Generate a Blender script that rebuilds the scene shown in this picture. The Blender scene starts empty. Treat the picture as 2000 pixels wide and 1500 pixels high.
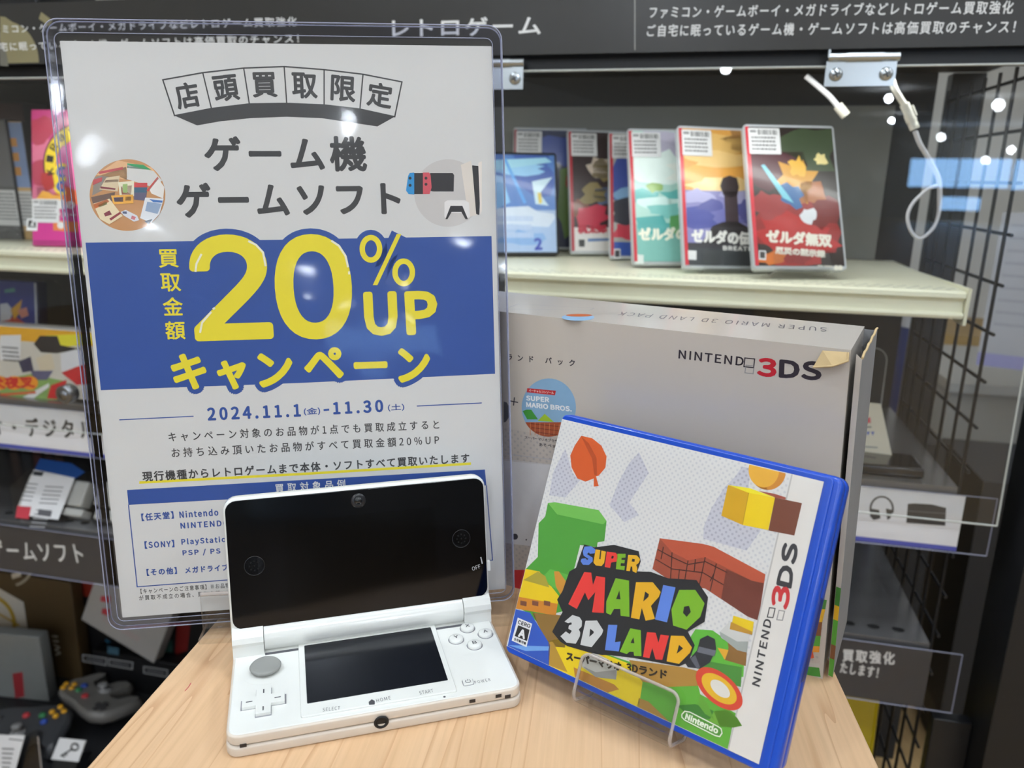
import bpy, math, os, random
from mathutils import Vector, Matrix
from mathutils.geometry import tessellate_polygon
random.seed(7)
SC = bpy.context.scene
COL = SC.collection

# ---------------------------------------------------------------- camera, world, lamps, exposure
F_PX, PITCH, ROLL, EYE = 1502.0, 0.2646, 0.0158, 1.1451
CAM = Vector((0, 0, EYE))
_fw = Vector((0, math.cos(PITCH), -math.sin(PITCH)))
_up0 = Vector((0, math.sin(PITCH), math.cos(PITCH)))
_rt0 = Vector((1, 0, 0))
CX = _rt0 * math.cos(ROLL) + _up0 * math.sin(ROLL)
CU = -_rt0 * math.sin(ROLL) + _up0 * math.cos(ROLL)
cd = bpy.data.cameras.new('camera')
cd.sensor_width = 36.0
cd.lens = F_PX / 2000.0 * 36.0
cd.clip_start = 0.01
cd.dof.use_dof = True
cd.dof.focus_distance = 0.385
cd.dof.aperture_fstop = 11.0
cam = bpy.data.objects.new('camera', cd)
m = Matrix((CX, CU, -_fw)).transposed().to_4x4()
m.translation = CAM
cam.matrix_world = m
COL.objects.link(cam)
SC.camera = cam

world = bpy.data.worlds.new('world')
SC.world = world
world.use_nodes = True
world.node_tree.nodes['Background'].inputs[0].default_value = (0.93, 0.96, 1.0, 1)
world.node_tree.nodes['Background'].inputs[1].default_value = 0.42
CEIL = 2.75
def lamp(loc, power, radius=0.06, color=(0.91, 1.0, 1.10)):
    ld = bpy.data.lights.new('globe_lamp', 'POINT')
    ld.shadow_soft_size = radius
    ld.energy = power
    ld.color = color
    o = bpy.data.objects.new('globe_lamp', ld)
    o.location = loc
    COL.objects.link(o)
    return o
for x, y, pw in ((-1.3, -0.6, 22), (0.3, -0.9, 22), (1.7, -0.3, 18), (-2.4, -2.4, 22), (-0.6, -2.7, 22), (1.2, -2.6, 22), (2.9, -2.0, 20),
                 (-1.6, -4.6, 20), (0.2, -4.8, 20), (2.0, -4.7, 20), (0.35, 0.38, 20), (-1.1, 0.40, 26), (1.6, 0.9, 18), (-2, -10, 30), (2, -10, 30), (0, -15, 40), (4, -15, 40), (0, -21, 40)):
    lamp((x, y, CEIL - 0.12), pw)
# LED strip under the header of the display shelf
_la = bpy.data.lights.new('led_strip', 'AREA'); _la.shape = 'RECTANGLE'; _la.size = 1.15; _la.size_y = 0.012; _la.energy = 1.15; _la.color = (0.97, 1.0, 0.98)
_lo = bpy.data.objects.new('led_strip', _la); COL.objects.link(_lo)
SC.view_settings.view_transform = 'Standard'
SC.view_settings.look = 'None'
SC.view_settings.gamma = 1
SC.view_settings.use_curve_mapping = False
SC.view_settings.exposure = 0.0

# ---------------------------------------------------------------- helpers
def V(*a): return Vector(a)
def ray(px):
    return _fw + CX * ((px[0] - 1000) / F_PX) - CU * ((px[1] - 750) / F_PX)
class Fr:
    """an orthonormal frame: origin o, axes u, v and normal n"""
    def __init__(s, o, u, v):
        s.o = Vector(o); s.u = Vector(u).normalized(); s.n = s.u.cross(Vector(v)).normalized(); s.v = s.n.cross(s.u)
    def uv(s, px, w=0.0):
        d = ray(px); o = s.o + s.n * w
        t = (o - CAM).dot(s.n) / d.dot(s.n)
        q = CAM + d * t - s.o
        return (q.dot(s.u), q.dot(s.v))
    def at(s, a, b, c=0.0): return s.o + s.u * a + s.v * b + s.n * c
    def sub(s, a, b, c=0.0): return Fr(s.at(a, b, c), s.u, s.v)
    def mat(s):
        m = Matrix((s.u, s.v, s.n)).transposed().to_4x4(); m.translation = s.o; return m
def frame(x, y, z, yaw, lean=0.0, roll=0.0):
    """front face of something standing: u to the right, v up, n towards the viewer"""
    a = V(math.cos(yaw), math.sin(yaw), 0); bk = V(-math.sin(yaw), math.cos(yaw), 0)
    up = V(0, 0, 1) * math.cos(lean) + bk * math.sin(lean)
    return Fr(V(x, y, z), a * math.cos(roll) + up * math.sin(roll), -a * math.sin(roll) + up * math.cos(roll))

def lin(h):
    h = h.lstrip('#'); out = []
    for i in (0, 2, 4):
        c = int(h[i:i + 2], 16) / 255
        out.append(c / 12.92 if c <= 0.04045 else ((c + 0.055) / 1.055) ** 2.4)
    return out
MATS = {}
def mat(name, h, rough=0.5, metal=0.0, vary=0.04, scale=60.0, gain=1.0, coat=0.0, bump=0.0, spec=0.5):
    if name in MATS: return MATS[name]
    m = bpy.data.materials.new(name); m.use_nodes = True
    nt = m.node_tree; b = nt.nodes['Principled BSDF']
    c = [min(0.93, x * gain) for x in lin(h)]
    tc = nt.nodes.new('ShaderNodeTexCoord'); nz = nt.nodes.new('ShaderNodeTexNoise'); nz.inputs['Scale'].default_value = scale
    nz.inputs['Detail'].default_value = 3
    nt.links.new(tc.outputs['Object'], nz.inputs['Vector'])
    mx = nt.nodes.new('ShaderNodeMix'); mx.data_type = 'RGBA'
    mx.inputs[6].default_value = [x * (1 - vary) for x in c] + [1]
    mx.inputs[7].default_value = [min(1, x * (1 + vary)) for x in c] + [1]
    nt.links.new(nz.outputs['Fac'], mx.inputs[0]); nt.links.new(mx.outputs[2], b.inputs['Base Color'])
    b.inputs['Roughness'].default_value = rough; b.inputs['Metallic'].default_value = metal
    b.inputs['Specular IOR Level'].default_value = spec
    b.inputs['Coat Weight'].default_value = coat; b.inputs['Coat Roughness'].default_value = 0.05
    if bump:
        bp = nt.nodes.new('ShaderNodeBump'); bp.inputs['Strength'].default_value = bump; bp.inputs['Distance'].default_value = 0.001
        nt.links.new(nz.outputs['Fac'], bp.inputs['Height']); nt.links.new(bp.outputs['Normal'], b.inputs['Normal'])
    MATS[name] = m
    return m
def ink(h): return mat('ink_' + h, h, 0.45, vary=0.02, scale=200, gain=1.12)
def art(h): return mat('print_' + h, h, 0.30, vary=0.05, scale=120, gain=1.12, coat=0.15)
def clear(name, tint=(1, 1, 1), ior=1.45, rough=0.02, bump=0.0, bscale=20.0):
    """thin clear plastic or glass: transmits straight through, reflects by Fresnel"""
    if name in MATS: return MATS[name]
    m = bpy.data.materials.new(name); m.use_nodes = True
    nt = m.node_tree; nt.nodes.remove(nt.nodes['Principled BSDF'])
    out = nt.nodes['Material Output']
    tr = nt.nodes.new('ShaderNodeBsdfTransparent'); tr.inputs[0].default_value = (*tint, 1)
    gl = nt.nodes.new('ShaderNodeBsdfGlossy'); gl.inputs['Roughness'].default_value = rough
    fr = nt.nodes.new('ShaderNodeFresnel')
    ge = nt.nodes.new('ShaderNodeNewGeometry'); mr = nt.nodes.new('ShaderNodeMapRange')   # same reflectance on both faces of the sheet
    mr.inputs['To Min'].default_value = ior; mr.inputs['To Max'].default_value = 1 / ior
    nt.links.new(ge.outputs['Backfacing'], mr.inputs['Value']); nt.links.new(mr.outputs[0], fr.inputs['IOR'])
    mx = nt.nodes.new('ShaderNodeMixShader')
    nt.links.new(fr.outputs[0], mx.inputs[0]); nt.links.new(tr.outputs[0], mx.inputs[1]); nt.links.new(gl.outputs[0], mx.inputs[2])
    nt.links.new(mx.outputs[0], out.inputs[0])
    if bump:
        tc = nt.nodes.new('ShaderNodeTexCoord'); nz = nt.nodes.new('ShaderNodeTexNoise'); nz.inputs['Scale'].default_value = bscale
        bp = nt.nodes.new('ShaderNodeBump'); bp.inputs['Strength'].default_value = bump; bp.inputs['Distance'].default_value = 0.002
        nt.links.new(tc.outputs['Object'], nz.inputs['Vector']); nt.links.new(nz.outputs['Fac'], bp.inputs['Height'])
        nt.links.new(bp.outputs['Normal'], gl.inputs['Normal'])
    MATS[name] = m
    return m
def frost(name, h, alpha=0.45, rough=0.2):
    """polished edge of a clear sheet: part see-through, part bright"""
    if name in MATS: return MATS[name]
    m = mat(name, h, rough, vary=0.05, spec=0.8); nt = m.node_tree; b = nt.nodes['Principled BSDF']
    tr = nt.nodes.new('ShaderNodeBsdfTransparent'); mx = nt.nodes.new('ShaderNodeMixShader'); mx.inputs[0].default_value = alpha
    nt.links.new(tr.outputs[0], mx.inputs[1]); nt.links.new(b.outputs[0], mx.inputs[2]); nt.links.new(mx.outputs[0], nt.nodes['Material Output'].inputs[0])
    return m
def emit(name, color, strength):
    m = bpy.data.materials.new(name); m.use_nodes = True
    b = m.node_tree.nodes['Principled BSDF']
    b.inputs['Base Color'].default_value = (*color, 1); b.inputs['Emission Color'].default_value = (*color, 1); b.inputs['Emission Strength'].default_value = strength
    return m

FONT = None
try:
    FONT = bpy.data.fonts.load(os.path.join(bpy.utils.system_resource('DATAFILES', path='fonts'), 'Inter.woff2'))
except Exception:
    FONT = None
CJK = None
try:
    CJK = bpy.data.fonts.load(os.path.join(bpy.utils.system_resource('DATAFILES', path='fonts'), 'Noto Sans CJK Regular.woff2'))
except Exception:
    CJK = None
_gl = {}
def glyphs(s, sp=1.0, inter=False):
    k = (s, sp, inter)
    if k not in _gl:
        c = bpy.data.curves.new('lettering', 'FONT'); c.body = s; c.size = 1; c.space_character = sp; c.resolution_u = 3
        if inter == 2 and FONT: c.font = FONT
        elif CJK: c.font = CJK
        o = bpy.data.objects.new('lettering', c); COL.objects.link(o)
        dg = bpy.context.evaluated_depsgraph_get(); dg.update()
        me = bpy.data.meshes.new_from_object(o.evaluated_get(dg))
        vs = [(v.co.x, v.co.y) for v in me.vertices]; fs = [tuple(p.vertices) for p in me.polygons]
        bpy.data.objects.remove(o); bpy.data.curves.remove(c); bpy.data.meshes.remove(me)
        xs = [v[0] for v in vs]; ys = [v[1] for v in vs]
        _gl[k] = (vs, fs, (min(xs), min(ys), max(xs), max(ys)))
    return _gl[k]

LAY = 2.5e-5
def rrect(x0, y0, x1, y1, r, n=5):
    r = min(r, (x1 - x0) / 2 - 1e-6, (y1 - y0) / 2 - 1e-6)
    if r <= 1e-6: return [(x0, y0), (x1, y0), (x1, y1), (x0, y1)]
    p = []
    for cx, cy, a in ((x1 - r, y0 + r, -90), (x1 - r, y1 - r, 0), (x0 + r, y1 - r, 90), (x0 + r, y0 + r, 180)):
        for i in range(n + 1):
            t = math.radians(a + 90 * i / n); p.append((cx + r * math.cos(t), cy + r * math.sin(t)))
    return p
def ell(cx, cy, rx, ry=None, n=32, a0=0, a1=360, rot=0):
    ry = rx if ry is None else ry; p = []
    k = n if abs(a1 - a0) >= 360 else n + 1
    for i in range(k):
        t = math.radians(a0 + (a1 - a0) * i / n); x, y = rx * math.cos(t), ry * math.sin(t)
        p.append((cx + x * math.cos(rot) - y * math.sin(rot), cy + x * math.sin(rot) + y * math.cos(rot)))
    return p
class MB:
    """collects shapes (and print layers) and links them as ONE mesh object"""
    def __init__(s, fr=None): s.v = []; s.f = []; s.mi = []; s.sm = []; s.mats = []; s.fr = fr
    def add(s, vs, fs, m, smooth=False):
        if m not in s.mats: s.mats.append(m)
        k = s.mats.index(m); b = len(s.v)
        s.v += [tuple(v) for v in vs]
        for f in fs: s.f.append(tuple(b + i for i in f)); s.mi.append(k); s.sm.append(smooth)
        return s
    def box(s, a, b, m):
        x0, y0, z0 = a; x1, y1, z1 = b
        return s.add([(x0, y0, z0), (x1, y0, z0), (x1, y1, z0), (x0, y1, z0), (x0, y0, z1), (x1, y0, z1), (x1, y1, z1), (x0, y1, z1)],
                     [(0, 3, 2, 1), (4, 5, 6, 7), (0, 1, 5, 4), (1, 2, 6, 5), (2, 3, 7, 6), (3, 0, 4, 7)], m)
    def loops(s, L, m, smooth=True, cap=True):
        n = len(L[0]); vs = [p for l in L for p in l]; fs = []
        for i in range(len(L) - 1):
            for j in range(n): fs.append((i * n + j, i * n + (j + 1) % n, (i + 1) * n + (j + 1) % n, (i + 1) * n + j))
        s.add(vs, fs, m, smooth)
        if cap:
            s.add(L[0], [tuple(reversed(range(n)))], m); s.add(L[-1], [tuple(range(n))], m)
        return s
    def rslab(s, x0, y0, x1, y1, r, w0, w1, m, bev=0.0, n=5, bot=True):
        L = []
        if bev <= 0: L = [(0, w0), (0, w1)]
        else:
            if bot: L += [(bev * (1 - math.sin(t * math.pi / 8)), w0 + bev * (1 - math.cos(t * math.pi / 8))) for t in range(0, 5)]
            else: L += [(0, w0)]
            L += [(bev * (1 - math.cos(t * math.pi / 8)), w1 - bev * (1 - math.sin(t * math.pi / 8))) for t in range(0, 5)]
        return s.loops([[(p[0], p[1], w) for p in rrect(x0 + i, y0 + i, x1 - i, y1 - i, max(r - i, 2e-4), n)] for i, w in L], m)
    def prism(s, pts, w0, w1, m, smooth=False):
        """outline in (u,v) extruded along w; may be concave"""
        n = len(pts)
        s.add([(p[0], p[1], w) for w in (w0, w1) for p in pts], [(j, (j + 1) % n, n + (j + 1) % n, n + j) for j in range(n)], m, smooth)
        t = tessellate_polygon([[Vector((p[0], p[1], 0)) for p in pts]])
        s.add([(p[0], p[1], w0) for p in pts], t, m); s.add([(p[0], p[1], w1) for p in pts], t, m)
        return s
    def poly(s, pts, m, lay=1):
        t = tessellate_polygon([[Vector((p[0], p[1], 0)) for p in pts]])
        return s.add([(p[0], p[1], lay * LAY) for p in pts], t, m)
    def P(s, px, m, lay=1):
        """flat print patch given by points measured in the photograph"""
        return s.poly([s.fr.uv(p) for p in px], m, lay)
    def stroke(s, pts, wd, m, lay=1, closed=False):
        n = len(pts); q = [Vector(p) for p in pts]; vs = []; fs = []
        seg = n if closed else n - 1
        for i in range(n):
            a = q[i] - q[i - 1] if (i > 0 or closed) else q[1] - q[0]
            b = q[(i + 1) % n] - q[i] if (i < n - 1 or closed) else q[-1] - q[-2]
            a = a.normalized() if a.length else b.normalized(); b = b.normalized() if b.length else a
            t = (a + b); t = t.normalized() if t.length > 1e-6 else a
            k = 1 / max(0.35, abs(t.dot(a))); nrm = Vector((-t.y, t.x)) * (wd / 2 * k)
            vs += [(*(q[i] + nrm), lay * LAY), (*(q[i] - nrm), lay * LAY)]
        for i in range(seg):
            j = (i + 1) % n; fs.append((2 * i, 2 * i + 1, 2 * j + 1, 2 * j))
        return s.add(vs, fs, m)
    def S(s, px, wpx, m, lay=1, closed=False):
        c = px[len(px) // 2]; a = Vector(s.fr.uv(c)); wd = (Vector(s.fr.uv((c[0] + wpx, c[1]))) - a).length
        return s.stroke([s.fr.uv(p) for p in px], wd, m, lay, closed)
    def tube(s, pts, r, m, n=8, closed=False, cap=True):
        q = [Vector(p) for p in pts]; L = []; k = len(q); prev = None
        for i in range(k):
            t = (q[(i + 1) % k] - q[i - 1]) if closed else (q[min(i + 1, k - 1)] - q[max(i - 1, 0)])
            t.normalize()
            ref = prev if prev is not None else (Vector((0, 0, 1)) if abs(t.z) < 0.9 else Vector((1, 0, 0)))
            a = (ref - t * ref.dot(t)).normalized(); prev = a; b = t.cross(a)
            rr = r[i] if isinstance(r, (list, tuple)) else r
            L.append([tuple(q[i] + (a * math.cos(2 * math.pi * j / n) + b * math.sin(2 * math.pi * j / n)) * rr) for j in range(n)])
        if closed: L.append(L[0])
        return s.loops(L, m, True, cap and not closed)
    def lathe(s, prof, m, c=(0, 0, 0), n=24, ax=2):
        L = []
        for r, w in prof:
            l = []
            for j in range(n):
                t = 2 * math.pi * j / n; p = [r * math.cos(t), r * math.sin(t), w]
                if ax == 1: p = [p[0], w, -p[1]]
                if ax == 0: p = [w, p[0], p[1]]
                l.append((c[0] + p[0], c[1] + p[1], c[2] + p[2]))
            L.append(l)
        return s.loops(L, m)
    def text(s, st, a, b, h, m, lay=2, bold=0.0, sp=1.0, inter=False, w=0.0, ring=8):
        """ink box of the text runs from a to b along its foot and is h tall (local metres); h < 0 turns it upside down"""
        vs, fs, (x0, y0, x1, y1) = glyphs(st, sp, inter)
        a = Vector(a); b = Vector(b); d = (b - a); L = d.length; d.normalize(); up = Vector((-d.y, d.x))
        if h < 0: h = -h
        sx = L / (x1 - x0); sy = h / max(1e-6, y1 - y0)
        off = [(0, 0)]
        if bold: off += [(bold * math.cos(2 * math.pi * i / ring), bold * math.sin(2 * math.pi * i / ring)) for i in range(ring)]
        for i, o in enumerate(off):
            z = w + lay * LAY + i * 1.2e-6
            pts = []
            for x, y in vs:
                q = a + d * ((x - x0) * sx + o[0]) + up * ((y - y0) * sy + o[1]); pts.append((q.x, q.y, z))
            s.add(pts, fs, m)
        return s
    def T(s, st, p0, p1, hpx, m, lay=2, bold=0.0, sp=1.0, inter=False, ring=8, inset=None):
        """text measured in the photograph: foot from pixel p0 to p1, hpx tall; bold in pixels, kept inside the measured box"""
        i_ = min(bold if inset is None else inset, abs(hpx) * 0.2); k_ = 1 if hpx > 0 else -1
        L_ = math.hypot(p1[0] - p0[0], p1[1] - p0[1]); ex, ey = (p1[0] - p0[0]) / L_ * i_, (p1[1] - p0[1]) / L_ * i_
        p0 = (p0[0] + ex, p0[1] + ey - i_ * k_); p1 = (p1[0] - ex, p1[1] - ey - i_ * k_); hpx = hpx - 2 * i_ * k_
        a = Vector(s.fr.uv(p0)); b = Vector(s.fr.uv(p1)); d = (b - a).normalized()
        q = Vector(s.fr.uv((p0[0], p0[1] - hpx))) - a
        h = abs(q.x * -d.y + q.y * d.x)
        if bold: bold = bold * h / abs(hpx)
        return s.text(st, a, b, h, m, lay, bold, sp, inter, 0.0, ring)
    def build(s, name, parent=None, fr=None):
        me = bpy.data.meshes.new(name); me.from_pydata(s.v, [], s.f)
        for m in s.mats: me.materials.append(m)
        me.polygons.foreach_set('material_index', s.mi); me.polygons.foreach_set('use_smooth', s.sm)
        me.validate(); me.update()
        o = bpy.data.objects.new(name, me); COL.objects.link(o)
        if parent is not None: o.parent = parent
        elif fr is not None: o.matrix_world = fr.mat()
        return o
def fixn(o):
    import bmesh
    bm = bmesh.new(); bm.from_mesh(o.data); bmesh.ops.remove_doubles(bm, verts=bm.verts, dist=1e-7); bmesh.ops.recalc_face_normals(bm, faces=bm.faces); bm.to_mesh(o.data); bm.free()
    return o
def tag(o, label=None, cat=None, group=None, kind=None):
    if label: o['label'] = label
    if cat: o['category'] = cat
    if group: o['group'] = group
    if kind: o['kind'] = kind
    return o
def thing(name, fr, label, cat, group=None):
    o = bpy.data.objects.new(name, None); COL.objects.link(o); o.matrix_world = fr.mat(); o.empty_display_size = 0.02
    return tag(o, label, cat, group)
def setting(o): o['kind'] = 'structure'; return o
# ---------------------------------------------------------------- display table
TZ = 0.9
def wood(name, c0, c1, c2, rough=0.45, sx=1.0):
    m = bpy.data.materials.new(name); m.use_nodes = True; nt = m.node_tree; b = nt.nodes['Principled BSDF']
    tc = nt.nodes.new('ShaderNodeTexCoord'); mp = nt.nodes.new('ShaderNodeMapping'); mp.inputs['Scale'].default_value = (13 * sx, 0.55 * sx, 2)
    nt.links.new(tc.outputs['Object'], mp.inputs['Vector'])
    n1 = nt.nodes.new('ShaderNodeTexNoise'); n1.inputs['Scale'].default_value = 2.2; n1.inputs['Detail'].default_value = 2; n1.inputs['Distortion'].default_value = 0.15
    nt.links.new(mp.outputs[0], n1.inputs['Vector'])
    # growth rings: contour lines of a stretched noise field
    mu = nt.nodes.new('ShaderNodeMath'); mu.operation = 'MULTIPLY'; mu.inputs[1].default_value = 11
    fr = nt.nodes.new('ShaderNodeMath'); fr.operation = 'FRACT'
    nt.links.new(n1.outputs['Fac'], mu.inputs[0]); nt.links.new(mu.outputs[0], fr.inputs[0])
    r1 = nt.nodes.new('ShaderNodeValToRGB'); e = r1.color_ramp.elements
    e[0].position = 0.0; e[0].color = (1, 1, 1, 1); e[1].position = 1.0; e[1].color = (0.1, 0.1, 0.1, 1)
    x = e.new(0.16); x.color = (0.0, 0.0, 0.0, 1)
    nt.links.new(fr.outputs[0], r1.inputs[0])
    mp2 = nt.nodes.new('ShaderNodeMapping'); mp2.inputs['Scale'].default_value = (420, 14, 10); nt.links.new(tc.outputs['Object'], mp2.inputs['Vector'])
    n2 = nt.nodes.new('ShaderNodeTexNoise'); n2.inputs['Scale'].default_value = 1.0; n2.inputs['Detail'].default_value = 4; nt.links.new(mp2.outputs[0], n2.inputs['Vector'])
    n3 = nt.nodes.new('ShaderNodeTexNoise'); n3.inputs['Scale'].default_value = 6; nt.links.new(mp.outputs[0], n3.inputs['Vector'])
    a = nt.nodes.new('ShaderNodeMix'); a.data_type = 'RGBA'; a.inputs[6].default_value = (*lin(c0), 1); a.inputs[7].default_value = (*lin(c1), 1); nt.links.new(n3.outputs['Fac'], a.inputs[0])
    k = nt.nodes.new('ShaderNodeMath'); k.operation = 'MULTIPLY'; k.inputs[1].default_value = 0.52; nt.links.new(r1.outputs[0], k.inputs[0])
    c = nt.nodes.new('ShaderNodeMix'); c.data_type = 'RGBA'; c.inputs[7].default_value = (*lin(c2), 1); nt.links.new(k.outputs[0], c.inputs[0]); nt.links.new(a.outputs[2], c.inputs[6])
    d = nt.nodes.new('ShaderNodeMix'); d.data_type = 'RGBA'; d.blend_type = 'MULTIPLY'; d.inputs[0].default_value = 0.35
    r2 = nt.nodes.new('ShaderNodeValToRGB'); r2.color_ramp.elements[0].position = 0.3; r2.color_ramp.elements[1].position = 0.6; r2.color_ramp.elements[0].color = (.72, .68, .62, 1)
    nt.links.new(n2.outputs['Fac'], r2.inputs[0]); nt.links.new(c.outputs[2], d.inputs[6]); nt.links.new(r2.outputs[0], d.inputs[7])
    nt.links.new(d.outputs[2], b.inputs['Base Color']); b.inputs['Roughness'].default_value = rough
    return m
M_MAPLE = wood('maple_veneer', 'DDBB96', 'D3AC83', 'B07F58', 0.42)
tfr = Fr(V(-0.1905, 0.165, 0), (math.cos(-0.115), math.sin(-0.115), 0), (math.sin(0.115), math.cos(0.115), 0))
b = MB()
b.rslab(0, 0, 0.337, 0.375, 0.0015, 0.02, TZ, M_MAPLE, bev=0.0015, n=2)
b.box((0.01, 0.01, 0), (0.327, 0.365, 0.02), mat('plinth_base', '4A4038', 0.6))
tb = b.build('display_table', None, tfr)
tag(tb, 'pale maple veneer display plinth carrying the handheld console, poster and game case', 'table')
b = MB(tfr.sub(0, 0, TZ)); b.S([(361, 1350), (369, 1341), (373, 1334)], 1.6, mat('red_pen', 'B8324A', 0.5), 4); o = b.build('red_pen_mark', tb); o.location = (0, 0, TZ); o['label'] = 'small red pen mark'

# ---------------------------------------------------------------- campaign poster
pf = frame(-0.21015, 0.37015, EYE - 0.23556, 0.13163, 0.11005, 0.02344)
K, BL, YE, WH = ink('3A3A3A'), ink('2B4C94'), ink('E3D32B'), ink('D8D8D6')
PAPER = mat('poster_paper', 'CECECC', 0.55, vary=0.012, scale=30, gain=1.14)
b = MB(pf)
b.rslab(0, 0, 0.21, 0.297, 0.0003, -0.00025, 0, PAPER, n=1)
b.P([(341, 226), (413, 212), (487, 203), (560, 202), (633, 205), (703, 213), (771, 228), (737, 247), (690, 240), (630, 231), (560, 228), (487, 231), (430, 237), (385, 245)], K, 1)
top = [(318, 156), (396, 142), (476, 133), (555, 130), (633, 136), (709, 145), (785, 160)]
botm = [(341, 226), (413, 212), (487, 203), (560, 202), (633, 205), (703, 213), (771, 228)]
b.S(top + botm[::-1], 2.6, K, 2, True)
for t, u in list(zip(top, botm))[1:-1]: b.S([t, u], 2.6, K, 2)
for c, p0, p1, h in (('店', (348, 215), (394, 208), 51), ('頭', (421, 200), (470, 195), 51), ('買', (494, 191), (543, 190), 49), ('取', (571, 192), (621, 193), 50),
                     ('限', (645, 196), (694, 201), 50), ('定', (715, 206), (764, 214), 48)):
    b.T(c, p0, p1, h + 1, K, 2, 1.5)
b.T('ゲーム機', (401, 336), (718, 335), 71, K, 2, 2.3, 1.07)
b.T('ゲームソフト', (347, 426), (784, 420), 69, K, 2, 2.4, 1.07)
# round picture of old consoles
cx, cy, rx, ry = 249, 381, 74, 70
pic = [(cx + rx * math.cos(t * math.pi / 24), cy + ry * math.sin(t * math.pi / 24)) for t in range(48)]
b.P(pic, art('C08A56'), 1)
def inpic(pts):
    o = []
    for x, y in pts:
        k = math.hypot((x - cx) / rx, (y - cy) / ry); k = 1 / k if k > 1 else 1
        o.append((cx + (x - cx) * k, cy + (y - cy) * k))
    return o
for i, (c, pts) in enumerate((('DFAE7C', [(185, 340), (230, 312), (300, 322), (310, 345), (240, 350)]), ('8F8478', [(182, 345), (246, 326), (250, 352), (232, 345), (204, 356), (200, 372), (180, 382)]),
               ('6E5446', [(178, 385), (225, 375), (222, 392), (182, 400)]), ('D3D2CE', [(248, 322), (300, 334), (318, 352), (300, 366), (248, 350)]), ('2F9A5C', [(249, 319), (280, 322), (296, 332), (248, 328)]),
               ('B9484A', [(190, 333), (240, 326), (240, 331), (194, 340)]), ('B9484A', [(180, 350), (200, 346), (199, 354), (181, 362)]), ('D8C4A0', [(208, 347), (234, 343), (230, 374), (194, 370)]),
               ('7C2A34', [(206, 352), (232, 350), (231, 355), (204, 357)]), ('7C2A34', [(197, 364), (226, 368), (225, 371), (196, 368)]), ('E6DFC2', [(231, 356), (262, 353), (262, 383), (234, 384)]),
               ('B84B3A', [(236, 364), (258, 362), (256, 380), (238, 380)]), ('97B36B', [(240, 360), (249, 359), (249, 377), (240, 376)]), ('C43F3F', [(262, 357), (288, 357), (288, 366), (262, 366)]),
               ('355C74', [(262, 366), (288, 366), (287, 376), (262, 376)]), ('5A5670', [(262, 376), (287, 376), (285, 392), (262, 390)]), ('E3E0DA', [(292, 370), (308, 347), (322, 365), (319, 388), (296, 378)]),
               ('C94A3E', [(286, 372), (308, 345), (310, 349), (290, 374)]), ('E2A43A', [(217, 382), (260, 380), (261, 397), (222, 399)]), ('43507C', [(222, 386), (241, 385), (241, 394), (224, 394)]),
               ('43507C', [(245, 384), (256, 384), (256, 392), (245, 392)]), ('E6D4AE', [(182, 398), (214, 388), (240, 422), (214, 438), (196, 428)]), ('D9773C', [(182, 399), (210, 389), (214, 394), (186, 408)]),
               ('5E9A5A', [(192, 401), (208, 394), (210, 399), (195, 405)]), ('7C2A34', [(203, 417), (214, 411), (219, 419), (206, 423)]), ('8C2A34', [(214, 427), (234, 414), (237, 417), (217, 431)]),
               ('D4D6DE', [(236, 414), (246, 410), (268, 421), (272, 430), (262, 433), (242, 421)]), ('46506E', [(240, 413), (248, 413), (248, 418), (240, 417)]), ('C06A72', [(258, 421), (266, 424), (263, 430), (256, 427)]),
               ('DDE0E4', [(284, 386), (320, 388), (316, 420), (298, 438), (274, 426)]), ('8FA4C0', [(288, 394), (316, 398), (308, 418), (284, 412)]), ('3C6EB4', [(292, 389), (318, 392), (317, 396), (300, 395)]), ('47525C', [(282, 432), (298, 428), (292, 440)]))):
    b.P(inpic(pts), art(c), 2 + i // 3)
# round picture of newer machines
b.P([(875 + 66 * math.cos(t * math.pi / 24), 377 + 66 * math.sin(t * math.pi / 24)) for t in range(48)], ink('C4C1BE'), 1)
DK = ink('2C2B2D')
b.P([(840, 338), (884, 338), (887, 342), (886, 374), (846, 374), (838, 372)], DK, 2); b.P([(808, 338), (830, 338), (830, 379), (808, 379)], DK, 3)
b.P([(797, 344), (800, 338), (809, 337), (809, 380), (798, 379), (793, 372)], ink('2C8CC8'), 4); b.P([(826, 337), (838, 337), (841, 342), (843, 366), (839, 379), (826, 379)], ink('C9525C'), 4)
for x, y in ((801, 348), (801, 362), (832, 348), (832, 360)): b.P([(x + 3 * math.cos(t), y + 3 * math.sin(t)) for t in [k * .785 for k in range(8)]], DK, 5)
b.P([(900, 322), (920, 314), (934, 419), (915, 424)], ink('DAD2C8'), 2); b.P([(922, 323), (934, 324), (940, 340), (936, 420), (930, 418)], DK, 3); b.P([(934, 318), (941, 315), (941, 412), (938, 420)], ink('E2DAD2'), 4)
b.P([(868, 395), (874, 391), (908, 391), (916, 396), (918, 424), (911, 428), (903, 416), (880, 416), (874, 428), (868, 424)], ink('E2E0DE'), 5)
b.P([(880, 402), (903, 402), (914, 428), (909, 428), (901, 414), (882, 414), (874, 428), (870, 428)], DK, 6)
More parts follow.
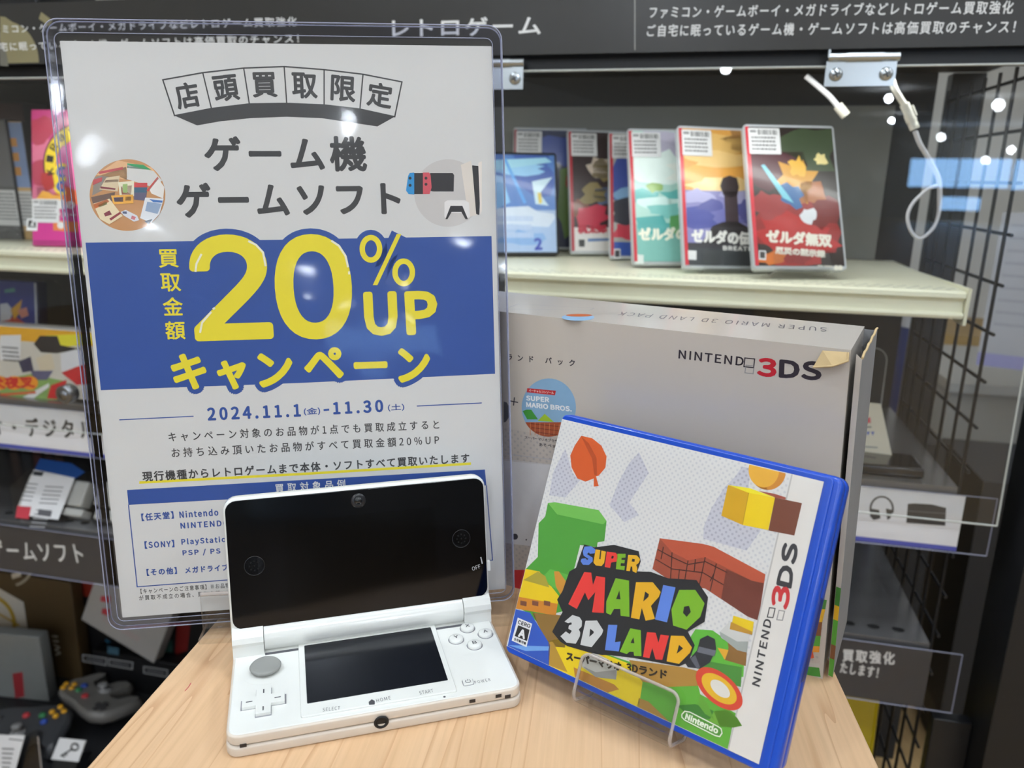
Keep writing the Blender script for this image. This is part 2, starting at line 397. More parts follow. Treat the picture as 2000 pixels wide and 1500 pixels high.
# blue band and the big figures
b.P([(167, 474), (560, 468), (960, 461), (967, 730), (585, 748), (197, 762)], BL, 1)
HD = 11
for st, p0, p1, h in (('2', (381, 667), (535, 662), 208), ('0', (543, 665), (692, 661), 207)):
    b.T(st, p0, p1, h, BL, 2, 6.2 + HD, 1, 2, 24, 6.2); b.T(st, p0, p1, h, YE, 7, 6.2, 1, 2, 16)
for st, p0, p1, h, o in (('キ', (344, 767), (410, 756), 74, 1), ('ャ', (430, 765), (488, 757), 60, 1), ('ン', (507, 758), (576, 752), 68, 1), ('ペ', (595, 741), (672, 739), 62, 1), ('ー', (692, 720), (756, 718), 12, 1), ('ン', (778, 748), (842, 745), 68, 1)):
    b.T(st, p0, p1, h, BL, 3, 13, 1, False, 20, 3.4); b.T(st, p0, p1, h, YE, 8, 3.4, 1, False, 12)
def pell(cx, cy, rx, ry, n=28): return [(cx + rx * math.cos(2 * math.pi * i / n), cy + ry * math.sin(2 * math.pi * i / n)) for i in range(n)]
for ex, ey, ax, ay in ((724.5, 486, 17, 22), (788.5, 532, 17, 22)):
    b.S(pell(ex, ey, ax, ay), 30, BL, 4, True); b.S(pell(ex, ey, ax, ay), 10.5, YE, 9, True)
b.S([(733, 556), (779, 457)], 30, BL, 4); b.P([(728, 557), (737, 557), (784, 457), (775, 457)], YE, 9)
b.T('U', (713, 657), (778, 655), 87, YE, 9, 4.2, 1, True, 12); b.T('P', (794, 655), (857, 652), 86, YE, 9, 4.2, 1, True, 12)
for pts in ([(382, 531), (384, 515), (394, 496)], [(485, 471), (500, 478), (514, 493), (519, 520)], [(391, 650), (395, 630), (413, 609)], [(416, 604), (420, 601)], [(647, 470), (662, 480), (675, 500), (680, 522)], [(682, 530), (682, 536)]):
    b.S(pts, 4, ink('EDE9D0'), 11)
for i, c in enumerate('買取金額'):
    x, y = 311 + i * 4.3, 523 + i * 46.8
    b.T(c, (x, y), (x + 39, y - 0.6), 36, YE, 4, 0.7)
b.T('2024.11.1', (406, 822), (588, 814), 26, BL, 2, 1.2, 1.15); b.T('(金)', (594, 812), (626, 810), 15, BL, 2, 0.3); b.S([(632, 801), (643, 800)], 4, BL, 2)
b.T('11.30', (651, 810), (749, 805), 25, BL, 2, 1.2, 1.15); b.T('(土)', (758, 804), (790, 802), 14, BL, 2, 0.3)
b.S([(233, 820), (378, 813)], 2, BL, 2); b.S([(814, 793), (941, 787)], 2, BL, 2)
b.T('キャンペーン対象のお品物が1点でも買取成立すると', (330, 863), (858, 838), 19, K, 2, 0.25, 1.2)
b.T('お持ち込み頂いたお品物がすべて買取金額20%UP', (336, 894), (858, 868), 19, K, 2, 0.25, 1.2)
b.P([(272, 940), (595, 923), (920, 903), (920, 908), (595, 928), (272, 945)], YE, 1)
b.T('現行機種からレトロゲームまで本体・ソフトすべて買取いたします', (279, 941), (917, 904), 20, K, 2, 0.55, 1.08)
b.P([(248, 957), (947, 917), (950, 948), (251, 986)], BL, 1); b.T('買取対象品例', (538, 962), (675, 953), 17, WH, 2, 0.3, 1.25)
b.S([(251, 986), (268, 1146), (440, 1133), (962, 1094), (950, 948)], 2, BL, 2)
for st, p0, p1, h, j in (('【任天堂】', (277, 1018), (340, 1013), 15, 0), ('Nintendo', (351, 1012), (427, 1007), 14, 1), ('NINTENDO', (353, 1033), (447, 1027), 12, 1), ('【SONY】', (283, 1072), (341, 1069), 15, 0),
                      ('PlayStation', (355, 1067), (452, 1061), 15, 1), ('PSP / PS', (357, 1087), (431, 1083), 13, 1), ('【その他】', (287, 1125), (346, 1121), 14, 0), ('メガドライブ', (362, 1120), (446, 1114), 13, 0)):
    b.T(st, p0, p1, h, BL, 2, 0.5, 1.1, bool(j))
b.T('【キャンペーンのご注意事項】※お品物', (275, 1160), (449, 1148), 10, K, 2, 0.1, 1.1); b.T('が買取不成立の場合、買取金額', (272, 1173), (430, 1163), 10, K, 2, 0.1, 1.15)
o = b.build('poster', None, pf)
tag(o, 'white poster with blue band and big yellow 20% UP figures inside the clear sleeve', 'poster')

# clear rigid sleeve round the poster, and the acrylic stand that holds it
PVC = clear('clear_vinyl', (0.99, 0.99, 0.992), 1.16, 0.05, 0.22, 16)
PVCB = clear('vinyl_edge', (0.84, 0.85, 0.91), 1.35, 0.08, 0.2, 40)
EDGE = frost('vinyl_weld', 'B4B8D0', 0.55)
sf = pf.sub(-0.0065, -0.0060, 0)
W2, H2, R2 = 0.2215, 0.3125, 0.007
st_ = thing('poster_sleeve', sf, 'clear rigid vinyl sleeve with rounded corners around the white campaign poster', 'card sleeve')
b = MB(); b.rslab(0.0008, 0.0008, W2 - 0.0008, H2 - 0.0008, R2, 0.0016, 0.0018, PVC, n=5); b.build('front_sheet', st_)
b = MB(); b.rslab(0.0008, 0.0008, W2 - 0.0008, H2 - 0.0008, R2, -0.0020, -0.0018, PVC, n=5); b.build('back_sheet', st_)
b = MB()
out = rrect(0, 0, W2, H2, R2, 6); inn = rrect(0.0048, 0.0048, W2 - 0.0048, H2 - 0.0062, R2 * 0.5, 6); n = len(out)
for w in (0.0020, -0.0022):
    b.add([(x, y, w) for x, y in out] + [(x, y, w) for x, y in inn], [(i, (i + 1) % n, n + (i + 1) % n, n + i) for i in range(n)], PVCB)
b.add([(x, y, w) for w in (0.0020, -0.0022) for x, y in out], [(i, (i + 1) % n, n + (i + 1) % n, n + i) for i in range(n)], PVCB)
for w in (0.0020, -0.0022): b.tube([(x, y, w) for x, y in out], 0.00035, EDGE, 6, True)
b.tube([(x, y, 0.0020) for x, y in inn], 0.00022, EDGE, 6, True)
b.build('welded_rim', st_)
ACR = clear('acrylic', (0.975, 0.98, 0.98), 1.49, 0.03)
ACE = frost('acrylic_edge', 'D8CCC4', 0.42)
zf = Fr(V(pf.o.x, pf.o.y, TZ), pf.u - V(0, 0, pf.u.z), V(0, 0, 1))    # stand frame: u along the poster's foot, v up, n to the viewer
st_ = thing('sign_stand', zf, 'clear acrylic foot standing on the table under the poster sleeve', 'sign stand')
def sheet(b, x0, x1, prof, th, m, me=None, axis=None):
    """bent sheet: profile of (n, v) points swept from x0 to x1"""
    q = [Vector(p) for p in prof]; L1 = []; L2 = []
    for i in range(len(q)):
        t = (q[min(i + 1, len(q) - 1)] - q[max(i - 1, 0)]).normalized(); nn = Vector((-t.y, t.x)) * th / 2
        L1.append(q[i] + nn); L2.append(q[i] - nn)
    ring = L1 + L2[::-1]; n = len(ring); k = len(q)
    b.add([(x, p.y, p.x) for x in (x0, x1) for p in ring], [(i, (i + 1) % n, n + (i + 1) % n, n + i) for i in range(n)], m, False)
    for s in (0, n): b.add([(x0 if s == 0 else x1, p.y, p.x) for p in ring], [(i, i + 1, n - 2 - i, n - 1 - i) for i in range(k - 1)], me or m)
b = MB(); sheet(b, 0.043, 0.226, [(0.016, 0.0018), (0.010, 0.0018), (-0.013, 0.0018)], 0.003, ACR, ACE); b.build('base_plate', st_)
b = MB(); sheet(b, 0.043, 0.198, [(0.0055, 0.0035), (0.0050, 0.020), (0.0044, 0.0235)], 0.0022, ACR, ACE)
b.tube([(0.043, 0.0236, 0.0044), (0.198, 0.0236, 0.0044)], 0.0012, ACE, 6); b.build('front_lip', st_)
b = MB(); sheet(b, 0.050, 0.19, [(-0.0065, 0.0035), (-0.013, 0.10)], 0.0022, ACR, ACE); b.build('back_rest', st_)

# ---------------------------------------------------------------- handheld console
cf = Fr(V(-0.1206, 0.2768, TZ), (math.cos(0.2868), math.sin(0.2868), 0), (-math.sin(0.2868), math.cos(0.2868), 0))   # u right, v into depth, n up
WHT = mat('console_white', 'E6E7E2', 0.18, vary=0.012, gain=1.0, coat=0.4)
WOODLIT = mat('console_side', 'DBD0C2', 0.35, vary=0.012, gain=0.95)  # white shell tinted beige: the table wood's reflected light put into its colour
BLK = mat('screen_black', '050609', 0.06, vary=0.1, spec=0.35)
GRS = mat('screen_dark', '14161C', 0.16, vary=0.2, scale=400)
GRY = mat('pad_grey', '8E8F8B', 0.5, vary=0.03)
INK3 = mat('console_ink', '4A4A4E', 0.5)
con = thing('handheld_console', cf, 'open white folding handheld console with two black screens on the maple table', 'handheld console')
TH = 0.0105
b = MB(); b.rslab(0, 0, 0.134, 0.073, 0.006, 0.0, 0.0052, WOODLIT, bev=0.0012); b.build('lower_shell', con)
b = MB(); b.rslab(0.0004, 0.0004, 0.1336, 0.073, 0.006, 0.0056, TH, WOODLIT, bev=0.0010)
tfc = cf.sub(0, 0, TH)
b.loops([[(p[0], p[1], TH + 0.0001) for p in rrect(0.0014, 0.0014, 0.1326, 0.0722, 0.005)], [(p[0], p[1], TH + 0.0004) for p in rrect(0.0018, 0.0018, 0.1322, 0.0718, 0.0048)]], WHT)
for px, wd in (((476, 1459), .0030),): pass
deck = b.build('control_deck', con)
# front face details (plane v = 0)
ff = Fr(cf.at(0, 0, 0), cf.u, V(0, 0, 1))
def onfront(px): u, v = ff.uv(px); return u, v
for px in ((475, 1457), (923, 1370), (974, 1360), (992, 1361)):
    b = MB(); u, v = onfront(px); b.box((u - 0.0014, 0.0001, v - 0.0008), (u + 0.0014, 0.0012, v + 0.0008), mat('port_dark', '2A2624', 0.5)); b.build('port', con)
u, v = onfront((745, 1416)); b = MB()
b.lathe([(0.0032, 0.0), (0.0034, -0.0003), (0.0026, -0.0008), (0.0021, -0.0004), (0.0020, 0.004)], mat('jack_black', '0C0C0C', 0.6), (u, 0.0001, 0.0056), 20, 1); b.build('headphone_jack', con)
T = lambda px: tfc.uv(px, 0.0004)
tl = TH + 0.0004
# lower screen
a0, a1, a2, a3 = T((585, 1258)), T((855, 1215)), T((895, 1355)), T((587, 1402))
sx0, sx1, sy0, sy1 = 0.0395, 0.0955, 0.0115, 0.0545
mu0, mu1 = min(T((585, 1258))[0], T((588, 1402))[0]), T((893, 1352))[0]
mv0, mv1 = T((588, 1404))[1], T((700, 1236))[1]
b = MB(); b.rslab(mu0, mv0, mu1, mv1, 0.0012, tl, tl + 0.0009, WHT, bev=0.0004, n=3, bot=False)
b.build('screen_frame', con)
c0, c1, c2, c3 = (tfc.uv(p, 0.0014) for p in ((596, 1262), (842, 1224), (873, 1327), (598, 1376)))
su0, su1, sv0, sv1 = (c0[0] + c3[0]) / 2, (c1[0] + c2[0]) / 2, (c2[1] + c3[1]) / 2, (c0[1] + c1[1]) / 2
b = MB(); b.rslab(su0, sv0, su1, sv1, 0.0004, tl + 0.0006, tl + 0.00105, GRS, n=2); b.build('touch_screen', con)
fm = MB(tfc)
b = MB(); bf = cf.sub(0, 0, tl + 0.0009); b.fr = bf
for st, p0, p1, h in (('SELECT', (630, 1390), (664, 1386), 7), ('HOME', (736, 1372), (764, 1366), 7), ('START', (820, 1357), (847, 1352), 7)): b.T(st, p0, p1, h, INK3, 2, 0, 1.1, True)
b.P([(720, 1371), (726, 1366), (732, 1369), (732, 1376), (721, 1377)], INK3, 2)
b.build('button_lettering', con).location = (0, 0, tl + 0.0009)
# circle pad, d-pad, face buttons, power
u, v = T((519, 1308)); b = MB()
b.lathe([(0.0115, tl + 0.00003), (0.0112, tl - 0.0006), (0.0098, tl + 0.00002)], WHT, (u, v, 0), 32)
b.build('pad_recess', con)
b = MB(); b.lathe([(0.0055, tl), (0.0055, tl + 0.0012), (0.0072, tl + 0.0014), (0.0074, tl + 0.0022), (0.0068, tl + 0.0030), (0.0058, tl + 0.0027), (0.003, tl + 0.0025), (0.0005, tl + 0.0025)], GRY, (u, v, 0), 32); b.build('circle_pad', con)
u, v = T((515, 1372)); g = 0.0033; L_ = 0.0093
cross = [(-g, -L_), (g, -L_), (g, -g), (L_, -g), (L_, g), (g, g), (g, L_), (-g, L_), (-g, g), (-L_, g), (-L_, -g), (-g, -g)]
b = MB(); b.prism([(u + x * 1.07, v + y * 1.07) for x, y in cross], tl - 0.0002, tl + 0.00006, mat('button_gap', '8B8A90', 0.6)); b.prism([(u + x, v + y) for x, y in cross], tl, tl + 0.0016, WHT)
for dx, dy in ((0, 0.0062), (0, -0.0062), (0.0062, 0), (-0.0062, 0)):
    b.box((u + dx - (0.0014 if dx else 0.0003), v + dy - (0.0003 if dx else 0.0014), tl + 0.0015), (u + dx + (0.0014 if dx else 0.0003), v + dy + (0.0003 if dx else 0.0014), tl + 0.00165), INK3)
b.build('direction_pad', con)
for st, px in (('X', (913, 1228)), ('Y', (891, 1250)), ('A', (948, 1239)), ('B', (927, 1261))):
    u, v = T(px); b = MB(); b.lathe([(0.0042, tl - 0.0001), (0.0042, tl + 0.00005)], mat('button_gap', '8B8A90', 0.6), (u, v, 0), 20)
    b.lathe([(0.0037, tl), (0.0037, tl + 0.0012), (0.0031, tl + 0.0017), (0.0004, tl + 0.0018)], WHT, (u, v, 0), 24)
    b.text(st, (u - 0.0011, v - 0.0010), (u + 0.0011, v - 0.0010), 0.0024, INK3, 2, 0.00007, 1, True, tl + 0.0018); b.build('button', con)
u, v = T((914, 1333)); b = MB(); b.rslab(u - 0.0027, v - 0.0024, u + 0.0027, v + 0.0024, 0.0008, tl - 0.0001, tl + 0.00004, mat('button_gap', '8B8A90', 0.6), n=2); b.rslab(u - 0.0024, v - 0.0021, u + 0.0024, v + 0.0021, 0.0006, tl, tl + 0.0007, WHT, bev=0.0002, n=2, bot=False)
b.stroke(ell(u, v, 0.0012, 0.0012, 14, 120, 420), 0.0003, INK3, (tl + 0.00075) / LAY); b.stroke([(u, v + 0.0003), (u, v + 0.0015)], 0.0003, INK3, (tl + 0.00075) / LAY)
b.build('power_button', con)
b = MB(cf.sub(0, 0, tl)); b.T('POWER', (928, 1336), (959, 1330), 6, INK3, 2, 0, 1.15, True); b.build('power_lettering', con).location = (0, 0, tl)
u, v = T((868, 1361)); b = MB(); b.lathe([(0.0006, tl), (0.0006, tl + 0.00005)], INK3, (u, v, 0), 10); b.build('microphone_hole', con)
# hinge knuckles belong to the base, the barrel to the lid
HV, HW, HR = 0.0665, 0.0165, 0.0072
def knuckle(x0, x1):
    b = MB(); pr = [(0.0585, TH - 0.0005), (0.0595, 0.0158)] + [(HV + 0.0078 * math.cos(t), HW + 0.0078 * math.sin(t)) for t in [math.radians(a) for a in (170, 150, 125, 100, 75, 45, 15, -15, -45)]] + [(0.073, TH - 0.004), (0.066, TH - 0.004)]
    b.loops([[(x, p[0], p[1]) for p in pr] for x in (x0, x0 + 0.0004, x1 - 0.0004, x1)], WHT, False); return b
knuckle(0.0006, 0.0155).build('hinge_knuckle', con); knuckle(0.1185, 0.1334).build('hinge_knuckle', con)
LE = 0.19
lid_up = V(0, math.sin(LE), math.cos(LE)); lid_n = V(0, -math.cos(LE), math.sin(LE))
lm = Matrix((V(1, 0, 0), lid_up, lid_n)).transposed().to_4x4(); lm.translation = V(0, 0.0639, 0.0228)
lid = MB(); lid.rslab(0.0, -0.0085, 0.134, 0.0672, 0.0065, -0.0085, -0.0006, WHT, bev=0.0018)
LIDO = lid.build('lid', con); LIDO.matrix_local = lm
lf = Fr(cf.at(0, 0.0639, 0.0228), cf.u, cf.v * math.sin(LE) + V(0, 0, math.cos(LE)))
b = MB(); b.loops([[(x, HV + HR * math.cos(t), HW + HR * math.sin(t)) for t in [i * math.pi / 12 for i in range(24)]] for x in (0.0158, 0.0160, 0.1180, 0.1182)], WHT); b.build('hinge_barrel', con)
b = MB(); b.rslab(0.0158, 0.0575, 0.1182, 0.0592, 0.0002, TH + 0.0001, TH + 0.0006, mat('hinge_shadow_gap', '55555A', 0.6), n=1); b.build('hinge_gap', con)
b = MB(); b.rslab(0.0012, 0.0004, 0.1328, 0.0658, 0.0052, -0.0008, 0.0001, BLK, bev=0.0003, bot=False); pan = b.build('upper_panel', LIDO)
b = MB(); b.rslab(0.0285, 0.0065, 0.1055, 0.0525, 0.0006, 0.00008, 0.00016, mat('lcd_black', '020305', 0.08, spec=0.35), n=2); b.build('upper_screen', LIDO)
def lw(px): return lf.uv(px, 0.0001)
DRK = mat('panel_mark', '1B1C20', 0.3); WMK = mat('panel_white_mark', 'C8C8C8', 0.5)
u, v = lw((700, 978)); b = MB(); b.lathe([(0.0038, 0.0001), (0.0038, 0.0003), (0.0024, 0.0003)], DRK, (u, v, 0), 24); b.lathe([(0.0021, 0.0002), (0.0019, 0.0007), (0.0003, 0.0009)], mat('lens_grey', '14181B', 0.12, coat=0.4), (u, v, 0), 20); b.build('camera_lens', LIDO)
for px in ((497, 1105), (901, 1052)):
    u, v = lw(px); b = MB(); b.lathe([(0.0050, 0.0001), (0.0050, 0.00022), (0.0047, 0.00022), (0.0047, 0.0001)], DRK, (u, v, 0), 28)
    for k in range(9):
        r = 0 if k == 0 else 0.0024; t = k * math.pi / 4; b.lathe([(0.0004, 0.0001), (0.0004, 0.0002)], mat('speaker_hole', '000000', 0.9), (u + r * math.cos(t), v + r * math.sin(t), 0), 8)
    b.build('speaker_grille', LIDO)
b = MB(lf.sub(0, 0, 0.0001)); b.T('OFF', (923, 1115), (939, 1109), 8, WMK, 2, 0, 1, True); b.S([(939, 1088), (942, 1101)], 2, WMK, 2); b.build('slider_lettering', LIDO).location = (0, 0, 0.0001)
u, v = lw((950, 1107)); b = MB(); b.rslab(0.1332, v - 0.003, 0.1352, v + 0.003, 0.0006, -0.004, -0.0008, WHT, bev=0.0004, n=2); b.build('slider', LIDO)
# ---------------------------------------------------------------- game case
gf = frame(-0.0004, 0.3410, EYE - 0.2296, -0.6471, 0.3796, -0.0028)
CBL = mat('case_blue', '1246B4', 0.28, vary=0.03, gain=1.05, coat=0.2)
gc = thing('game_case', gf, 'blue plastic game case with a colourful cover leaning on a clear easel', 'game case')
b = MB(gf)
b.rslab(-0.0008, -0.0034, 0.1376, 0.1214, 0.0045, -0.0142, -0.0074, CBL, bev=0.002)
b.rslab(-0.0006, -0.0034, 0.1376, 0.1214, 0.0045, -0.0070, -0.0003, CBL, bev=0.0022)
b.rslab(-0.0004, -0.0028, 0.134, 0.1208, 0.0030, -0.0010, 0.0004, CBL, bev=0.0009, bot=False)
b.loops([[(0.0003, 0.0003, 0.00042), (0.1302, 0.0003, 0.00042), (0.1302, 0.1177, 0.00042), (0.0003, 0.1177, 0.00042)], [(0.0003, 0.0003, 0.00043), (0.1302, 0.0003, 0.00043), (0.1302, 0.1177, 0.00043), (0.0003, 0.1177, 0.00043)]], CBL)
b.build('shell', gc)
b = MB(); b.rslab(0.1365, 0.036, 0.1379, 0.071, 0.0006, -0.0098, -0.0046, mat('case_notch', '0A2A78', 0.4), bev=0.0004, n=2); b.build('thumb_notch', gc)

def dots(name, base, dot, k=720.0, thr=0.45):
    m = bpy.data.materials.new(name); m.use_nodes = True; nt = m.node_tree; bs = nt.nodes['Principled BSDF']
    tc = nt.nodes.new('ShaderNodeTexCoord'); sp = nt.nodes.new('ShaderNodeSeparateXYZ'); nt.links.new(tc.outputs['Object'], sp.inputs[0])
    def mth(op, a, bb=None):
        n = nt.nodes.new('ShaderNodeMath'); n.operation = op
        for i, x in enumerate((a, bb)):
            if x is None: continue
            if isinstance(x, float): n.inputs[i].default_value = x
            else: nt.links.new(x, n.inputs[i])
        return n.outputs[0]
    s = mth('MULTIPLY', mth('SINE', mth('MULTIPLY', sp.outputs[0], k * 3.0)), mth('SINE', mth('MULTIPLY', sp.outputs[1], k * 3.0)))
    f = mth('GREATER_THAN', s, thr)
    mx = nt.nodes.new('ShaderNodeMix'); mx.data_type = 'RGBA'; mx.inputs[6].default_value = (*[min(.93, x * 1.1) for x in lin(base)], 1); mx.inputs[7].default_value = (*lin(dot), 1)
    nt.links.new(f, mx.inputs[0]); nt.links.new(mx.outputs[2], bs.inputs['Base Color']); bs.inputs['Roughness'].default_value = 0.3; bs.inputs['Coat Weight'].default_value = 0.2
    return m
cov = gf.sub(0, 0, 0.0005)
b = MB(cov)
DOT = dots('cover_dots', 'D8D7D5', 'D1D1D3'); DOTG = dots('cover_grey_dots', 'C3C3CC', 'B2B2BF')
b.poly([(0, 0), (0.1300, 0), (0.1300, 0.118), (0, 0.118)], DOT, 1)
q8 = lambda *l: [(960 + .48 * x, 780 + .48 * y) for x, y in l]
q3 = lambda *l: [(1300 + .21333 * x, 860 + .21333 * y) for x, y in l]
q2 = lambda *l: [(1050 + .21333 * x, 800 + .21333 * y) for x, y in l]
q4 = lambda *l: [(980 + .21333 * x, 1040 + .21333 * y) for x, y in l]
q5 = lambda *l: [(1100 + .18662 * x, 1200 + .18662 * y) for x, y in l]
A = art
# plain scenery: hills, terraces, slabs, bricks, cubes
def clipc(pts):
    o = []
    for p in pts:
        u, v = cov.uv(p); o.append((min(max(u, 0.0002), 0.1297), min(max(v, 0.0002), 0.1177)))
    return o
def CP(px, c, lay): b.poly(clipc(px), A(c) if isinstance(c, str) else c, lay)
CP(q8((560, 260), (600, 215), (640, 300), (560, 420), (600, 470), (540, 500), (480, 430), (520, 330)), DOTG, 2)
CP(q8((300, 200), (330, 300), (360, 330), (300, 400), (235, 390), (250, 300)), DOTG, 2)
CP(q3((540, 430), (640, 330), (700, 240), (780, 260), (760, 420), (870, 830), (740, 1010), (560, 960), (345, 900), (350, 790), (420, 620)), DOTG, 2)
CP(q2((95, 855), (160, 848), (560, 920), (632, 1020), (612, 1205), (550, 1215), (545, 1260), (390, 1240), (330, 1480), (0, 1480), (10, 1040), (70, 980)), '4E9A3C', 3)
CP(q2((95, 855), (160, 848), (560, 920), (632, 1020), (600, 1050), (180, 960)), '6FB552', 4)
CP(q8((140, 690), (190, 640), (320, 690), (330, 760), (300, 860), (180, 890), (100, 840)), '4C9A38', 4)
CP(q8((195, 735), (240, 690), (330, 720), (300, 790)), '5DAE45', 5)
CP(q8((135, 688), (195, 700), (275, 800), (270, 832), (104, 800)), 'E2C21C', 5)
CP(q8((130, 735), (235, 765), (220, 720), (190, 700)), 'A99A38', 6)
CP(q8((104, 800), (270, 832), (262, 880), (92, 848)), 'C67F2A', 6)
for x in (118, 166, 214): CP(q8((x, 818), (x + 26, 823), (x + 25, 842), (x, 837)), '7A4A38', 7)
CP(q8((255, 700), (275, 700), (345, 800), (300, 830), (262, 760)), 'C68A34', 6)
CP(q8((165, 868), (300, 880), (300, 1010), (235, 1005)), '8A6A34', 6); CP(q8((145, 860), (175, 868), (185, 905), (160, 880)), '4C9A38', 6)
CP(q8((90, 850), (158, 868), (240, 1000), (232, 1090), (60, 1030)), '2E55B4', 7); CP(q8((70, 1000), (235, 1005), (232, 1022), (140, 1024)), '6FA0DC', 8)
CP(q8((232, 985), (480, 1040), (600, 1080), (830, 1120), (850, 1200), (1000, 1280), (980, 1330), (960, 1430), (700, 1310), (400, 1160), (230, 1085)), '5DA637', 4)
CP(q8((232, 985), (262, 975), (480, 1045), (560, 1075), (615, 1150), (600, 1255), (480, 1195), (290, 1110), (232, 1085)), 'E4C81C', 6)
CP(q8((232, 990), (250, 985), (310, 1110), (232, 1085)), 'B08A34', 7); CP(q8((335, 1090), (500, 1160), (520, 1180), (470, 1200), (340, 1130)), 'B87F34', 7)
CP(q8((560, 1060), (780, 1090), (860, 1110), (850, 1165), (720, 1170), (600, 1145)), 'A9803A', 5); CP(q8((600, 1215), (640, 1230), (720, 1330), (690, 1330), (590, 1260)), 'A9803A', 6)
CP(q8((790, 1000), (830, 935), (900, 940), (1030, 1030), (1025, 1130), (850, 1110)), '5DAE3A', 5); CP(q8((850, 1060), (1020, 1090), (1015, 1170), (850, 1130)), '4A8A3A', 6)
CP(q8((960, 980), (1040, 1020), (1035, 1085), (950, 1060), (965, 1010)), '8A6434', 7); CP(q8((920, 1010), (965, 1020), (950, 1060)), 'D9A030', 8)
CP(q8((930, 945), (965, 908), (990, 905), (1052, 950), (1045, 1000), (1030, 1020), (1000, 1012), (935, 970)), 'C9C9C6', 8); CP(q8((930, 945), (1000, 985), (1045, 985), (1040, 1030), (1000, 1020), (932, 965)), '9FA5A0', 9)
CP(q8((985, 880), (1068, 905), (1062, 955), (975, 930)), 'E0C01C', 9); CP(q8((975, 905), (1062, 945), (1060, 958), (970, 935)), 'B98A30', 10)
CP(q8((365, 1045), (420, 1030), (480, 1060), (500, 1085), (512, 1100), (508, 1135), (425, 1125), (370, 1090)), 'C4C2BA', 8); CP(q8((370, 1085), (425, 1110), (510, 1100), (508, 1140), (425, 1130)), '9C9A94', 9)
# bricks
CP(q8((685, 565), (860, 588), (905, 600), (1115, 712), (1086, 900), (1045, 885), (870, 770), (740, 745), (655, 690)), '9A4A36', 3)
CP(q8((685, 565), (860, 588), (905, 600), (1115, 712), (1108, 748), (1060, 738), (870, 642), (800, 655), (735, 622)), 'B5533A', 4)
CP(q8((955, 690), (1060, 738), (1108, 748), (1086, 900), (1040, 882), (935, 812)), '6E372C', 4)
BRK = A('4E2A26')
for l in (((675, 610), (730, 640), (800, 672), (870, 660), (960, 705)), ((668, 650), (735, 690), (860, 705), (945, 755)), ((735, 622), (728, 745)), ((800, 655), (785, 745)), ((870, 642), (845, 760)), ((915, 668), (890, 780)), ((700, 600), (690, 650)), ((765, 690), (760, 745)), ((830, 650), (825, 700)), ((905, 710), (890, 740))):
    b.S(q8(*l), 2.0, BRK, 5)
# cubes and the gold disc
CP(q3((572, 410), (762, 480), (705, 775), (510, 690)), 'CFA01E', 3); CP(q3((762, 480), (1003, 525), (940, 822), (705, 775)), 'E8C818', 4); CP(q3((572, 408), (770, 438), (1003, 522), (762, 482)), 'EEDC2A', 5)
CP(q3((850, 462), (1000, 490), (1250, 570), (1003, 525)), '9A4A3C', 4); CP(q3((1003, 525), (1250, 575), (1180, 872), (943, 825)), '73402F', 5)
b.S(q3((762, 480), (705, 775)), 1.2, A('B08A1C'), 6)
CP([(1500 + 35 * math.cos(t), 921 + 36 * math.sin(t)) for t in [k * math.pi / 16 for k in range(32)]], 'C9842E', 2); CP([(1492 + 30 * math.cos(t), 918 + 34 * math.sin(t)) for t in [k * math.pi / 16 for k in range(32)]], 'E0A93A', 3)
# plain orange leaf shape, plain ring, leaves
CP(q2((400, 240), (500, 262), (585, 330), (632, 430), (622, 530), (560, 605), (535, 612), (560, 700), (515, 705), (515, 630), (440, 660), (365, 630), (312, 530), (300, 420), (340, 330)), 'CC5A2C', 3)
CP(q2((400, 245), (470, 310), (540, 440), (545, 600), (520, 600), (500, 450), (440, 330)), 'B04A26', 4)
for dx, rx, ry, c in ((0, 48, 40, 'CF4632'), (0, 36, 29, 'DDB02C'), (2, 20, 17, 'D9D6CE')):
    b.poly(clipc([(1405 + dx + rx * math.cos(t) * .93 - ry * math.sin(t) * -.25, 1345 + rx * math.cos(t) * .33 + ry * math.sin(t) * .98) for t in [k * math.pi / 20 for k in range(40)]]), A(c), {48: 9, 36: 10, 20: 11}[rx])
CP(q8((755, 1245), (830, 1240), (900, 1265), (930, 1300), (860, 1300), (790, 1275)), '3C7A30', 7)
CP(q8((850, 1200), (880, 1240), (905, 1300), (870, 1280), (840, 1240)), '5F9C35', 8); b.P(q8((905, 1270), (960, 1262), (1000, 1295), (1020, 1328), (985, 1335), (930, 1330), (880, 1320)), A('6FA83A'), 8)
